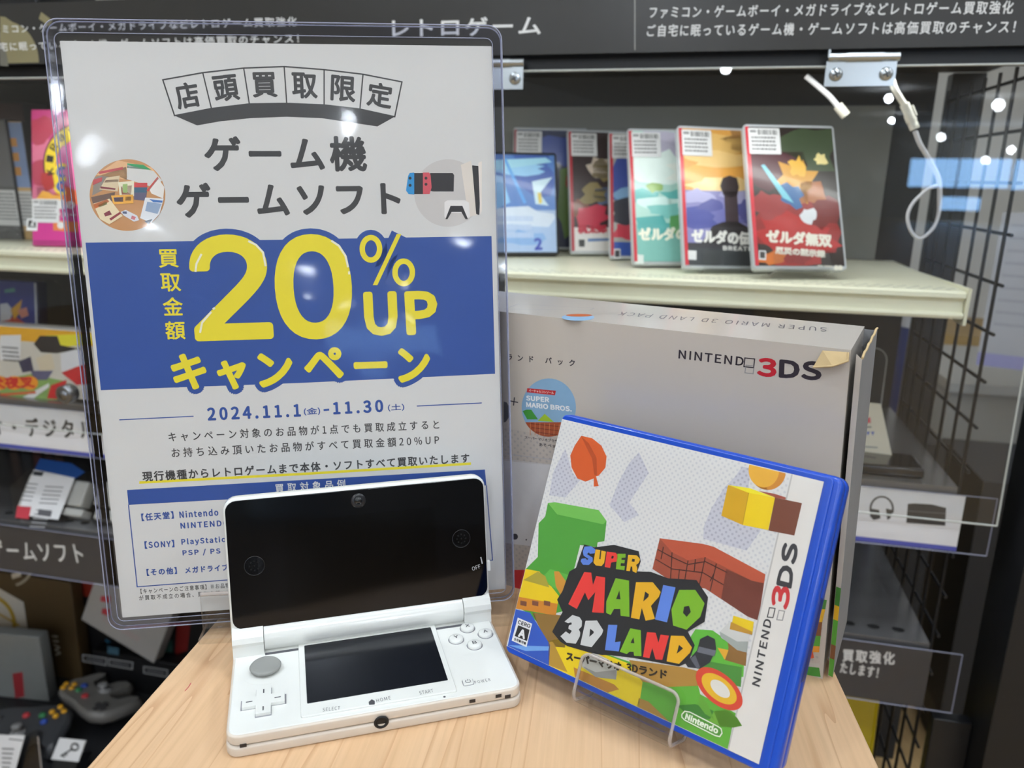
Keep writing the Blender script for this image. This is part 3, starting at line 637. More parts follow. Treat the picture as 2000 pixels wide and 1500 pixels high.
# title: dark backing, then one shape per letter
b.P(q8((378, 590), (420, 602), (500, 592), (600, 618), (608, 660), (594, 700), (650, 702), (720, 728), (835, 735), (882, 805), (868, 905), (800, 945), (828, 1000), (802, 1070), (764, 1086), (580, 1052), (480, 1040), (450, 1040), (400, 1030), (310, 1004), (280, 985), (248, 945), (262, 918), (290, 865), (268, 815), (290, 780), (318, 700), (345, 685), (360, 640)), A('25262A'), 12)
tb_, tr_, tg_, ty_, tw_, tk_ = A('5B80D2'), A('DC3A36'), A('78AE28'), A('DDA822'), A('C9CBCB'), A('232428')
for m, pts, hole in (
    (tb_, q4((760, 130), (820, 125), (860, 155), (855, 190), (810, 195), (800, 182), (782, 198), (835, 230), (835, 265), (800, 297), (745, 295), (725, 262), (735, 240), (770, 236), (783, 252), (797, 242), (752, 212), (745, 175)), None),
    (ty_, q4((862, 155), (905, 160), (895, 243), (907, 245), (915, 165), (957, 175), (940, 280), (915, 308), (865, 302), (842, 275)), None),
    (tr_, q4((965, 175), (1045, 185), (1070, 215), (1055, 265), (1005, 275), (995, 325), (945, 315)), q4((1010, 212), (1030, 218), (1022, 240), (1005, 238))),
    (tg_, q4((1060, 195), (1137, 195), (1135, 230), (1100, 232), (1098, 250), (1130, 252), (1125, 282), (1093, 280), (1090, 306), (1130, 308), (1125, 345), (1048, 335)), None),
    (ty_, q4((1160, 205), (1240, 210), (1270, 245), (1258, 278), (1233, 297), (1245, 330), (1235, 370), (1200, 355), (1196, 312), (1184, 310), (1175, 355), (1143, 350)), q4((1198, 240), (1222, 245), (1218, 268), (1192, 265))),
    (tr_, q4((758, 362), (822, 367), (838, 480), (868, 398), (950, 412), (937, 737), (830, 730), (858, 545), (795, 620), (765, 548), (690, 700), (612, 655)), None),
    (tg_, q4((1045, 418), (1168, 440), (1172, 772), (1090, 762), (1088, 700), (1030, 700), (1000, 755), (958, 735), (960, 630)), q4((1080, 530), (1090, 612), (1050, 608))),
    (ty_, q4((1232, 455), (1385, 455), (1458, 545), (1440, 590), (1368, 672), (1405, 790), (1320, 808), (1285, 690), (1262, 795), (1185, 780)), q4((1315, 540), (1350, 565), (1345, 590), (1298, 632))),
    (tb_, q8((700, 755), (750, 765), (715, 907), (666, 895)), None),
    (tg_, q8((765, 775), (830, 775), (868, 830), (850, 885), (795, 937), (740, 920), (733, 855)), q8((785, 843), (805, 840), (812, 865), (795, 885), (780, 868))),
    (tw_, q4((650, 755), (715, 775), (738, 810), (735, 860), (708, 887), (722, 915), (718, 950), (680, 1018), (595, 1008), (540, 950), (590, 905), (625, 930), (645, 900), (612, 880), (618, 850), (645, 840), (640, 822), (610, 830), (578, 815)), None),
    (tw_, q4((770, 808), (875, 805), (932, 895), (920, 930), (825, 1050), (722, 1028)), q4((812, 880), (845, 905), (845, 920), (805, 955))),
    (tb_, q5((475, 108), (570, 110), (545, 290), (605, 282), (585, 387), (440, 372)), None),
    (tg_, q5((705, 145), (815, 165), (822, 437), (745, 432), (740, 390), (700, 388), (668, 414), (595, 390)), q5((738, 238), (748, 302), (708, 298))),
    (tr_, q5((880, 185), (970, 190), (1000, 295), (1022, 210), (1110, 222), (1040, 475), (970, 470), (935, 350), (905, 457), (838, 445)), None),
    (ty_, q5((1130, 222), (1265, 225), (1350, 345), (1330, 400), (1215, 517), (1085, 490)), q5((1215, 318), (1258, 355), (1190, 412)))):
    b.P(pts, m, 13)
    if hole: b.P(hole, tk_, 14)
b.P(q8((800, 1090), (850, 1095), (890, 1070), (915, 1015), (910, 975), (880, 960), (850, 975), (838, 1020), (790, 1075)), A('2E3036'), 13)
b.P(q8((845, 1005), (915, 1022), (908, 1045), (838, 1028)), A('6A6C76'), 14); b.P(q8((810, 1055), (830, 1040), (850, 1090), (838, 1096)), A('5A5C66'), 14)
b.T('スーパーマリオ', (1106, 1289), (1214, 1311), 17, A('33281C'), 15, 1.1); b.T('3Dランド', (1223, 1311), (1303, 1327), 17, A('33281C'), 15, 0.9)
# rating mark, maker's oval, side strip
b.P([(1012, 1206), (1040, 1218), (1029, 1264), (1000, 1251)], A('E6E6E6'), 13); b.P([(1013, 1221), (1035, 1230), (1030, 1252), (1006, 1242)], A('2A2A2C'), 14)
b.T('CERO', (1012, 1218), (1036, 1227), 8, A('2A2A2C'), 15, 0.4); b.T('A', (1012, 1243), (1026, 1249), 18, A('E6E6E6'), 15, 1.4, 1, True); b.T('全年齢対象', (1004, 1250), (1028, 1260), 6, A('2A2A2C'), 15, 0.2)
b.P(q8((775, 1275), (790, 1270), (925, 1325), (938, 1345), (935, 1362), (915, 1372), (785, 1312), (772, 1295)), A('4F8F34'), 12)
ov = q5((1275, 1012), (1245, 1045), (1245, 1075), (1275, 1105), (1590, 1265), (1640, 1278), (1665, 1240), (1655, 1195), (1620, 1170), (1330, 1022))
b.S(ov, 2.2, A('E4EAD8'), 13, True); b.T('Nintendo', (1338, 1404), (1402, 1434), 14, A('E4EAD8'), 13, 0.9, 1, True)
su = cov.uv((1552, 1046))[0]
s0, s1 = cov.uv((1549, 930))[0], cov.uv((1420, 1463))[0]
su = (s0 + s1) / 2
b.poly([(su, 0), (0.13, 0), (0.13, 0.118), (su, 0.118)], A('DAD6D0'), 6); b.stroke([(su, 0), (su, 0.118)], 0.0006, A('B9B6B2'), 7)
CP(q3((1003, 525), (1250, 575), (1180, 872), (943, 825)), '73402F', 8); b.P(q8((905, 1270), (960, 1262), (1000, 1295), (1020, 1328), (985, 1335), (930, 1330)), A('6FA83A'), 8); CP([(1500 + 35 * math.cos(t), 921 + 36 * math.sin(t)) for t in [k * math.pi / 16 for k in range(8, 30)]][:12], 'C9842E', 2)
IK, RD = A('3A3A3E'), A('C23238')
def t2(st, a, c, h, m, bold, inter=True): b.T(st, a, c, h, m, 9, bold, 1, inter)
LG = lambda x, y: (1360 + .30675 * x, 1040 + .30675 * y)
def vert(st, xy0, xy1, wpx, m, bold, inter=True, sp=1.0):
    a = Vector(cov.uv(LG(*xy0))); c = Vector(cov.uv(LG(*xy1))); d = (c - a).normalized(); e = Vector(cov.uv(LG(xy0[0] - wpx, xy0[1]))) - a
    h = abs(e.x * -d.y + e.y * d.x)
    b.text(st, a, c, h, m, 9, bold, sp, inter)
vert('NINTEND', (402, 982), (480, 560), 48, IK, 0.00012, True, 1.05)
vert('3', (580, 490), (598, 355), 105, RD, 0.0004, False)
vert('DS', (602, 352), (648, 82), 92, IK, 0.0004, False)
for cx_, cy_, c in ((477, 510, IK), (537, 527, A('8C8A8A'))):
    b.S([LG(cx_ + x, cy_ + y) for x, y in ((-24, 28), (-10, -32), (26, -26), (12, 32))], 1.8, c, 9, True)
b.build('cover_sheet', gc, None).matrix_local = Matrix.Translation((0, 0, 0.0005))
b = MB(); b.rslab(-0.0003, -0.0002, 0.1312, 0.1182, 0.0012, 0.0012, 0.00130, clear('case_film', (1, 1, 1), 1.38, 0.06, 0.1, 12), n=2); b.build('clear_film', gc)
# easel that carries the case
es = thing('acrylic_easel', gf.sub(0, 0, 0), 'bent clear acrylic easel holding the blue game case at the front of the table', 'display easel', None)
u0, u1 = gf.uv((1127, 1330), 0.004)[0], gf.uv((1319, 1400), 0.004)[0]; vt = gf.uv((1230, 1312), 0.004)[1]
b = MB()
lip = [(p[0], p[1]) for p in rrect(u0, -0.0035, u1, vt, 0.004, 5)]
b.prism([(x, max(y, -0.0035)) for x, y in lip], 0.0035, 0.0055, ACR)
b.tube([(x, y, 0.0045) for x, y in [(u0, -0.0035), (u0, vt - .004)] + [(u0 + .004 - .004 * math.cos(t), vt - .004 + .004 * math.sin(t)) for t in [k * math.pi / 10 for k in range(1, 5)]] + [(u0 + .004, vt), (u1 - .004, vt)] + [(u1 - .004 + .004 * math.sin(t), vt - .004 + .004 * math.cos(t)) for t in [k * math.pi / 10 for k in range(1, 5)]] + [(u1, vt - .004), (u1, -0.0035)]], 0.0008, ACE, 6)
b.build('front_lip', es)
b = MB(); pr = [(0.0045, -0.0035)] + [(0.0045 - .0045 * (1 - math.cos(t)), -0.0035 - .0055 * math.sin(t)) for t in [k * math.pi / 10 for k in range(1, 6)]] + [(-0.0120, -0.0092)] + [(-0.0120 - .005 * math.sin(t), -0.0042 - .005 * math.cos(t)) for t in [k * math.pi / 10 for k in range(1, 6)]] + [(-0.017, 0.06)]
sheet(b, u0, u1, pr, 0.002, ACR, ACE)
for x in (u0, u1): b.tube([(x, v_, n_) for n_, v_ in pr], 0.0009, ACE, 6)
b.build('trough', es)
b = MB(); sheet(b, (u0 + u1) / 2 - 0.012, (u0 + u1) / 2 + 0.012, [(-0.0182, 0.058), (-0.056, 0.0062)], 0.002, ACR, ACE); b.build('rear_leg', es)

# ---------------------------------------------------------------- console packaging box
BXW, BXH, BXD, SK = 0.25, 0.1711, 0.064, 0.0411
_y = -0.4999
bf0 = frame(0.1605 - BXW * math.cos(_y), 0.3394 - BXW * math.sin(_y), TZ, _y, -0.0106)
CARD = mat('carton_white', 'CCC4BA', 0.30, vary=0.02, scale=25, gain=0.90, coat=0.25)
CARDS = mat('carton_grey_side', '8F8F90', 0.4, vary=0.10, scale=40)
KRAFT = mat('torn_card', 'C9B083', 0.85, vary=0.10, scale=150)
bx = thing('console_carton', bf0, 'white console retail box with a torn top corner standing behind the game case', 'box')
sk = lambda u, v: (u - SK * v, v)
b = MB(bf0)
q = [sk(0, 0), sk(BXW, 0), sk(BXW, BXH), sk(0, BXH)]
b.prism(q, -BXD, 0, CARD)
FR = dots('carton_dots', 'B6AEA6', 'ADA7A3', 500.0, 0.5)
b.poly([sk(0.003, 0.003), sk(BXW - .002, 0.003), sk(BXW - .002, BXH * 0.78), sk(0.003, BXH * 0.78)], FR, 1)
b.poly([sk(0.0005, BXH * 0.60), sk(BXW - .0005, BXH * 0.60), sk(BXW - .0005, BXH - .0005), sk(0.0005, BXH - .0005)], CARD, 2)
I2 = A('2A2632'); RD2 = A('B51E30')
b.T('NINTEND', (1325, 700), (1452, 715), 17, I2, 4, 0.5, 1.06, True)
b.S([(1455, 699), (1474, 701), (1472, 718), (1453, 716)], 2.2, I2, 5, True); b.S([(1457, 713), (1473, 715), (1471, 730), (1455, 728)], 1.8, A('8C8A8A'), 5, True)
b.T('3', (1478, 734), (1516, 738), 37, RD2, 5, 2.0); b.T('DS', (1521, 738), (1604, 744), 37, I2, 5, 2.0)
b.T('ランド', (991, 703), (1042, 708), 12, I2, 4, 0.4, 1.5); b.T('パック', (1065, 710), (1123, 716), 13, I2, 4, 0.4, 1.5)
b.S([(1005, 776), (1003, 792)], 2, I2, 4); b.S([(997, 783), (1012, 786)], 2, I2, 4)
E2 = [(1072 + 53 * math.cos(t), 794 + 57 * math.sin(t) + 2) for t in [k * math.pi / 24 for k in range(48)]]
b.P(E2, A('7FA5C4'), 4)
b.P([(x, y) for x, y in E2 if y > 822] , A('9C4A2C'), 5)
b.P([(1021, 803), (1028, 800), (1038, 800), (1051, 819), (1030, 819)], A('3F8F3A'), 6); b.P([(1050, 822), (1064, 808), (1082, 824)], A('96B82A'), 6)
for y in (829, 837, 845): b.S([(1034 + (y - 829) * .6, y - 2), (1112 - (y - 829) * .9, y + 6)], 1.2, A('6A2A1C'), 6)
for k in range(8): b.S([(1036 + k * 9.4, 824 + k * .8), (1036 + k * 9.2, 850)][0:2], 1.0, A('C07A50'), 6)
b.P([(1030, 758), (1086, 763), (1084, 772), (1029, 766)], A('B5242C'), 5); b.T('バーチャルコンソール', (1033, 765), (1082, 770), 5, A('E6D6D0'), 6, 0.1)
b.T('SUPER', (1028, 782), (1073, 786), 10, A('E2E4E6'), 6, 0.6, 1, True); b.T('MARIO BROS.', (1028, 795), (1117, 804), 10, A('E2E4E6'), 6, 0.6, 1, True)
b.T('スーパーマリオブラザーズが', (1025, 857), (1110, 867), 6, I2, 4, 0.1); b.T('あそべます', (1053, 871), (1095, 876), 6, I2, 4, 0.1)
b.S([(984, 886), (1090, 899)], 1.4, A('A5A5AA'), 4); b.S([(984, 897), (1085, 909)], 1.2, A('BDBDC0'), 4); b.P([(984, 899), (1078, 909), (1040, 1067), (984, 1060)], A('C4C3C4'), 4)
b.P([(984, 784), (990, 786), (995, 795), (994, 815), (988, 824), (984, 825)], A('4A4C54'), 5)
for x, y, r in ((1006, 1048, 6), (1028, 1054, 1.6)): b.P([(x + r * math.cos(t), y + r * math.sin(t)) for t in [k * .5236 for k in range(12)]], A('3C3C42'), 5)
b.P([(1000, 1113), (1030, 1113), (1024, 1150), (1006, 1150)], A('B8202C'), 5)
for c, p in (('3F7A34', [(1560, 1160), (1615, 1172), (1612, 1190), (1560, 1185)]), ('D9A824', [(1560, 1185), (1612, 1190), (1606, 1215), (1560, 1212)]), ('7A4A2C', [(1560, 1212), (1606, 1215), (1603, 1242), (1560, 1240)]), ('4F9A34', [(1555, 1240), (1603, 1242), (1601, 1262), (1555, 1260)]),
             ('D98F2C', [(1555, 1260), (1601, 1262), (1600, 1274), (1555, 1272)]), ('C4512C', [(1570, 1268), (1586, 1262), (1590, 1285), (1572, 1288)]), ('B9B6AE', [(1550, 1290), (1600, 1296), (1600, 1304), (1550, 1298)]), ('3F8A34', [(1548, 1298), (1600, 1304), (1603, 1322), (1548, 1314)])):
    b.P(p, A(c), 5)
b.build('carton_body', bx)
b = MB(); TPF = Fr(bf0.at(*sk(0, BXH), 0), bf0.u, -bf0.n); b.fr = TPF
b.T('SUPER MARIO 3D LAND PACK', (1615, 640), (1214, 609), -8, A('55525C'), 2, 0, 1.12, True)
b.P([(1129 + 32 * math.cos(t), 620 + 6.5 * math.sin(t)) for t in [k * math.pi / 16 for k in range(32)]], A('8FB4D4'), 2); b.P([(1131 + 26 * math.cos(t), 616 + 2.6 * math.sin(t)) for t in [k * math.pi / 16 for k in range(32)]], A('C4683C'), 3)
b.S([(985, 604), (1012, 594), (1160, 602), (1152, 606), (985, 604)], 1.5, A('8C8E96'), 2)
o = b.build('top_lettering', bx); o.matrix_local = bf0.mat().inverted() @ TPF.mat()
# loose end flap at the right and the torn corner
b = MB(); x0 = BXW + 0.0035
for a_, c_ in ((x0, CARD), ):
    b.add([(*sk(BXW + 0.0022, 0.001), -0.0022), (*sk(BXW + 0.0022, BXH - .002), -0.0022), (*sk(BXW + 0.0048, BXH - .004), -0.0015), (*sk(BXW + 0.0046, 0.003), -0.0015)], [(0, 1, 2, 3)], CARD)
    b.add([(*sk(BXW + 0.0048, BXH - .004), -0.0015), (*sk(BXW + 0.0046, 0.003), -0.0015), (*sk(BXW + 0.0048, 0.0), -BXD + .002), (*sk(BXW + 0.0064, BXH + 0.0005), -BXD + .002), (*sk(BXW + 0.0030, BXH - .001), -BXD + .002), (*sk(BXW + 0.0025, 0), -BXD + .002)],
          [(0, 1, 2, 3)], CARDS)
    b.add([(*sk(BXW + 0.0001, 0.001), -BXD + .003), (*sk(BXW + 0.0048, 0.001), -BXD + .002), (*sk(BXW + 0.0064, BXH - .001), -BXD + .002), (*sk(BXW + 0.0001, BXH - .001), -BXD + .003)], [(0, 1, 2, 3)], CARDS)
for c, v0, v1 in (('4F9A34', .002, .012), ('7A4A2C', .012, .02), ('4F9A34', .02, .034), ('D9A824', .034, .042), ('3F7A34', .042, .052)):
    b.add([(*sk(BXW + 0.0024, v0), -0.0019), (*sk(BXW + 0.0024, v1), -0.0019), (*sk(BXW + 0.0047, v1), -0.0012), (*sk(BXW + 0.0046, v0), -0.0012)], [(0, 1, 2, 3)], A(c))
tr = [sk(BXW + .0045, BXH - .003 + .003 * math.sin(k * 2.1) * (k % 2)) for k in range(9)]
b.tube([(*sk(BXW + 0.0048 + .0002 * k, BXH - 0.0036 + .0005 * k + (0.0010 if k % 2 else 0)), -0.002 - k * 0.0072) for k in range(9)], 0.0006, KRAFT, 5)
b.build('end_flap', bx)
b = MB(); c0 = sk(BXW - 0.0015, BXH - 0.001)
b.add([(c0[0], c0[1], 0.0006), (c0[0] - 0.0105, c0[1] - 0.0005, 0.0004), (c0[0] - 0.0135, c0[1] - 0.0085, 0.0022), (c0[0] - 0.005, c0[1] - 0.0065, 0.0040), (c0[0] + 0.001, c0[1] - 0.0035, 0.0028)], [(0, 1, 2, 3, 4)], KRAFT)
b.tube([(c0[0] - 0.0135, c0[1] - 0.0085, 0.0022), (c0[0] - 0.005, c0[1] - 0.0065, 0.0040), (c0[0] + 0.001, c0[1] - 0.0035, 0.0028), (c0[0] + .0005, c0[1], 0.001)], 0.0005, KRAFT, 5)
b.build('torn_corner', bx)
# ---------------------------------------------------------------- shop fixture: frame S = (along the shelves, into the shelves, up from the eye)
YS = -0.2245
EL, ED, EZ = V(math.cos(YS), math.sin(YS), 0), V(-math.sin(YS), math.cos(YS), 0), V(0, 0, 1)
_d = ray((1440, 550)); SO = CAM + _d * (-0.105 / _d.z); SO.z = EYE
def SW(l, d, z): return SO + EL * l + ED * d + EZ * z
_lo.matrix_world = Matrix((EL, EL.cross((ED * -0.45 + EZ)).normalized() * -1, (ED * -0.45 + EZ).normalized())).transposed().to_4x4(); _lo.location = SW(-0.36, 0.012, 0.098)
def SF(l, d, z, yaw=0.0, lean=0.0, roll=0.0):
    p = SW(l, d, z); return frame(p.x, p.y, p.z, YS + math.radians(yaw), math.radians(lean), math.radians(roll))
FLAT = Fr(SW(0, 0, 0), EL, ED)                       # u along, v into, n up
CREAM = mat('shelf_cream', 'E6E4CA', 0.38, vary=0.02, gain=1.05)
CRM2 = mat('shelf_slot', '7E7F74', 0.5)
BLKM = mat('black_steel', '16171A', 0.42, vary=0.06)
BLK2 = mat('black_board', '1B1C1F', 0.55, vary=0.08)
DRKD = mat('dark_deck', '8A8A8C', 0.26, metal=0.7, vary=0.05)
GREYB = mat('grey_board', '7A7B78', 0.7, vary=0.03)
SIGN = mat('sign_charcoal', '383735', 0.25, vary=0.03, spec=0.3)
SIGN2 = mat('strip_charcoal', '424143', 0.45, vary=0.04)
LL = -1.45
def deck(z, name, label, m, lip, x0=LL, x1=0.221, holes=None):
    fr = Fr(SW(0, 0, z), EL, ED)
    b = MB(fr)
    if lip:
        pr = [(0.305, 0), (0.004, 0), (0.0, -0.0006), (-0.003, -0.002), (-0.0035, -0.0065), (0.0012, -0.0085), (0.0022, -0.011), (0.0008, -0.0215), (-0.0025, -0.0225), (-0.0035, -0.0245), (-0.0025, -0.0275), (0.0015, -0.0285), (0.012, -0.0275), (0.305, -0.008)]
        n = len(pr)
        b.add([(x, p[0], p[1]) for x in (x0, x1) for p in pr], [(i, (i + 1) % n, n + (i + 1) % n, n + i) for i in range(n)], m)
        t = tessellate_polygon([[Vector((p[0], p[1], 0)) for p in pr]])
        for x in (x0, x1): b.add([(x, p[0], p[1]) for p in pr], t, m)
    else:
        b.box((x0, 0.004, -0.014), (x1, 0.305, 0), m); b.box((x0, 0.0, -0.030), (x1, 0.004, 0), m)
    if holes:
        pitch, w, h, rows, hm = holes
        k = 0; x = x0 + 0.02
        while x < x1 - 0.01:
            for r in rows: b.poly(ell(x + (pitch / 2 if r[1] else 0), r[0], w, h, 8), hm, 2)
            x += pitch
    o = b.build(name, None, fr); tag(o, label, 'shelf'); return o
deck(-0.105, 'store_shelf', 'cream perforated steel shelf carrying the row of game cases, at eye level', CREAM, True, holes=(0.0125, 0.0030, 0.0018, ((0.010, 0), (0.019, 1), (0.028, 0)), CRM2))
b = MB(); fr = Fr(SW(0, 0, -0.105), EL, ED); b.prism([(-0.006, 0.003), (0.02, 0.003), (0.30, -0.004), (0.30, -0.014), (0.02, -0.034), (-0.004, -0.034)], 0, 0.003, CREAM)
ec = b.build('end_bracket'); ec.matrix_world = Matrix(((ED.x, 0, EL.x, 0), (ED.y, 0, EL.y, 0), (0, 1, 0, 0), (0, 0, 0, 1))); ec.location = SW(0.2214, 0, -0.105)
tag(ec, 'cream steel end bracket closing the right end of the eye-level shelf', 'shelf bracket')
deck(-0.313, 'store_shelf', 'dark glossy shelf behind the white sign strip with the headphones drawing', DRKD, False, x1=0.245)
deck(-0.503, 'store_shelf', 'dark glossy shelf with round holes behind the charcoal strip reading 買取強化', DRKD, False, x1=0.245, holes=(0.027, 0.0072, 0.0055, ((0.022, 0),), mat('hole_black', '08080A', 0.8)))
deck(-1.0, 'store_shelf', 'lowest black shelf under the game controllers and the brown console box', BLK2, False, x1=0.245)
deck(0.150, 'store_shelf', 'black top shelf behind the charcoal header sign', BLK2, False, x1=0.30)
# boards at the back and posts
f = SF(LL, 0.300, -0.104); b = MB(); b.box((0, 0, -0.006), (0.196 - LL, 0.2, 0), GREYB); o = b.build('grey_backing_card', None, f); tag(o, 'plain grey backing card standing behind the row of game cases', 'backing card')
f = SF(LL, 0.312, -EYE); b = MB(); b.box((0, 0, -0.012), (0.245 - LL, EYE + 0.14, 0), BLK2); o = b.build('back_board', None, f); tag(o, 'black back board closing the rear of the shelving unit', 'back board')
f = SF(0, 0, -EYE)
def post(l0, l1, d0, d1, z0, z1, label, m=BLKM):
    ff = SF(l0, d0, -EYE); b = MB(); b.rslab(0, z0 + EYE, l1 - l0, z1 + EYE, 0.001, -(d1 - d0), 0, m, bev=0.001, n=1)
    tag(b.build('shelf_post', None, ff), label, 'post')
post(0.300, 0.345, -0.050, 0.022, -EYE, 0.119, 'black square steel post at the right end of the shelving')
post(0.2590, 0.299, -0.012, 0.004, -EYE, -0.59, 'slim black upright carrying the lower front edge of the wire mesh')
post(0.2590, 0.2985, 0.300, 0.324, -EYE, 0.135, 'black upright at the rear corner behind the wire mesh')
# wire mesh side panel
mf = Fr(SW(0.2525, 0.006, -EYE), ED, EZ)
mp = thing('wire_mesh_panel', mf, 'black wire mesh panel closing the right side of the shelving', 'mesh panel')
for k in range(7):
    b = MB(); b.tube([(0.012 + k * 0.0445, 0.03, 0), (0.012 + k * 0.0445, EYE + 0.112, 0)], 0.0019, BLKM, 6); b.build('vertical_wire', mp)
k = 0; z = -EYE + 0.05
while z < 0.11:
    b = MB(); b.tube([(0.003, z + EYE, 0.0032), (0.289, z + EYE, 0.0032)], 0.0019, BLKM, 6); b.build('horizontal_wire', mp); z += 0.0498
# header sign and frame bar
hf = SF(LL, -0.026, 0.119)
hs = thing('header_sign', hf, 'long charcoal header sign with white Japanese lettering above the shelves', 'sign')
b = MB(hf); HW = 0.40 - LL; b.box((0, 0, -0.004), (HW, 0.066, 0), SIGN)
WT = ink('D6D6D4'); WTD = ink('B9B9B6')
b.T('ファミコン・ゲームボーイ・メガドライブなどレトロゲーム買取強化', (1268, 36), (1977, 27), 24, WT, 2, 0.3, 1.08)
b.T('ご自宅に眠っているゲーム機・ゲームソフトは高価買取のチャンス！', (1263, 72), (1981, 65), 24, WT, 2, 0.3, 1.08)
b.T('レトロゲーム', (766, 73), (1056, 68), 36, WT, 2, 0.9, 1.06)
b.T('ファミコン・ゲームボーイ・メガドライブなどレトロゲーム買取強化', (-30, 66), (580, 51), 17, WT, 2, 0.2, 1.08)
b.T('ご自宅に眠っているゲーム機・ゲームソフトは高価買取のチャンス！', (-35, 101), (584, 84), 17, WT, 2, 0.2, 1.08)
def arcpx(cx, cy, rx, ry, a0, a1, n=14): return [(cx + rx * math.cos(math.radians(a0 + (a1 - a0) * i / n)), cy + ry * math.sin(math.radians(a0 + (a1 - a0) * i / n))) for i in range(n + 1)]
b.P([(0, 32), (10, 33)] + arcpx(6, 122, 70, 82, -75, 0) + [(76, 122), (0, 124)], ink('7C7556'), 1); b.P([(0, 62)] + arcpx(-30, 130, 46, 66, -60, 0) + [(0, 128)], ink('66645A'), 2)
b.S([(78, 30), (100, 46)], 12, ink('7C7556'), 1)
b.S([(1240, -4), (1240, 98)], 2, ink('8A8A86'), 2)
b.build('sign_board', hs)
b = MB(); b.box((0, -0.0135, -0.030), (HW, -0.0005, -0.016), BLKM); b.build('frame_bar', hs)
# clear doors
GL = clear('door_acrylic', (0.985, 0.99, 0.988), 1.50, 0.006)
GLE = mat('door_edge', 'D6DAD4', 0.15, vary=0.05, spec=0.9)
CHR = mat('hinge_steel', 'C9D0D4', 0.22, metal=0.85, vary=0.05)
def hinge(parent, u, v):
    b = MB(); b.box((u - 0.032, v - 0.026, 0.0042), (u + 0.030, v - 0.0035, 0.0062), CHR); b.tube([(u - 0.031, v - 0.0005, 0.0075), (u + 0.031, v - 0.0005, 0.0075)], 0.0038, CHR, 12); b.tube([(u - 0.015, v - 0.0005, 0.0075), (u + 0.017, v - 0.0005, 0.0075)], 0.0043, CHR, 12)
    b.box((u - 0.032, v - 0.001, 0.006), (u - 0.030, v + 0.006, 0.012), CHR)
    h = b.build('hinge', parent)
    for sx in (-0.0225, 0.0215):
        b = MB(); b.lathe([(0.0062, 0.0062), (0.0060, 0.0078), (0.0045, 0.0090), (0.001, 0.0094)], CHR, (u + sx, v - 0.0155, 0), 18)
        for t in (0.4, 0.4 + math.pi / 2): b.prism([(u + sx + x * math.cos(t) - y * math.sin(t), v - 0.0155 + x * math.sin(t) + y * math.cos(t)) for x, y in ((-.0033, -.0007), (.0033, -.0007), (.0033, .0007), (-.0033, .0007))], 0.0080, 0.0097, mat('screw_slot', '3A3C3E', 0.5))
        b.build('screw', h)
    return h
def door(l0, l1, zb, label, hinges, lock=None, skew=0.0):
    fr = SF(l0, -0.016, 0.1045); H = 0.1045 - zb; W = l1 - l0
    t = thing('display_door', fr, label, 'display door')
    b = MB(); b.prism([(0, -H), (W + skew, -H), (W, 0), (0, 0)], 0, 0.0038, GL)
    for a, c in (((0, -H), (W + skew, -H)), ((0, 0), (W, 0)), ((W + skew, -H), (W, 0))): b.tube([(*a, 0.0019), (*c, 0.0019)], 0.0011, GLE, 5)
    b.build('clear_panel', t)
    for l in hinges: hinge(t, l - l0, 0.008)
    if lock:
        u, v = fr.uv(lock, 0.004); b = MB()
        b.lathe([(0.0125, 0.004), (0.0125, 0.018), (0.0105, 0.020), (0.0085, 0.019), (0.006, 0.019), (0.0055, 0.020), (0.001, 0.0202)], mat('lock_steel', '8C8E92', 0.2, metal=0.9), (u, v, 0), 24); b.build('lock_cylinder', t)
    return t
door(-0.56, 0.2735, -0.345, 'clear acrylic flap door in front of the game cases, ending at the black post', (0.0935, -0.262), None, 0.008)
door(LL, -0.565, -0.345, 'clear acrylic flap door with a round lock in front of the pink box', (-0.95,), (140, 766))
# sign strips along the shelf fronts
def strip(z0, z1, d, label, m, fn, x1=0.262, xe=0.282, line=None):
    fr = SF(LL, d, z0); t = thing('shelf_sign_strip', fr, label, 'sign strip')
    b = MB(fr); b.box((0, 0.001, -0.0008), (x1 - LL, z1 - z0 - 0.001, 0), m)
    if line: b.poly([(0, 0.001), (x1 - LL, 0.001), (x1 - LL, 0.0062), (0, 0.0062)], line, 2)
    fn(b); b.build('printed_insert', t)
    b = MB(); b.box((0, 0, 0.0010), (xe - LL, z1 - z0, 0.0018), PVC); b.tube([(0, 0, 0.0013), (xe - LL, 0, 0.0013)], 0.0008, EDGE, 5); b.tube([(0, z1 - z0, 0.0013), (xe - LL, z1 - z0, 0.0013)], 0.0006, EDGE, 5); b.tube([(xe - LL, 0, 0.0013), (xe - LL, z1 - z0, 0.0013)], 0.0007, EDGE, 5)
    b.build('clear_holder', t)
def w_fn(b):
    b.T('ビデオ・デジタル', (-80, 847), (187, 858), 36, K, 3, 1.0, 1.15)
    b.P([(1669, 966), (1677, 967), (1674, 988), (1667, 987)], A('4A4A4A'), 3); b.P([(1667, 992), (1674, 993), (1672, 1008), (1666, 1007)], A('4A4A4A'), 3)
    b.S(arcpx(1722, 994, 22, 24, -200, 20), 4, A('4A4A4A'), 3)
    for s, cxp in ((-1, 1709), (1, 1736)): b.P([(cxp - 9 + (0 if s < 0 else 3), 993), (cxp + 8, 996), (cxp + 8 * (s < 0) + 3, 1012), (cxp - 3, 1016), (cxp - 10 * (s < 0) - 4 * (s > 0), 1008)], A('4A4A4A'), 4)
    b.P([(1773, 984), (1785, 983), (1820, 985), (1848, 992), (1846, 1027), (1770, 1021)], A('3E3E40'), 3); b.S([(1773, 998), (1847, 1003)], 1.5, A('77777A'), 4)
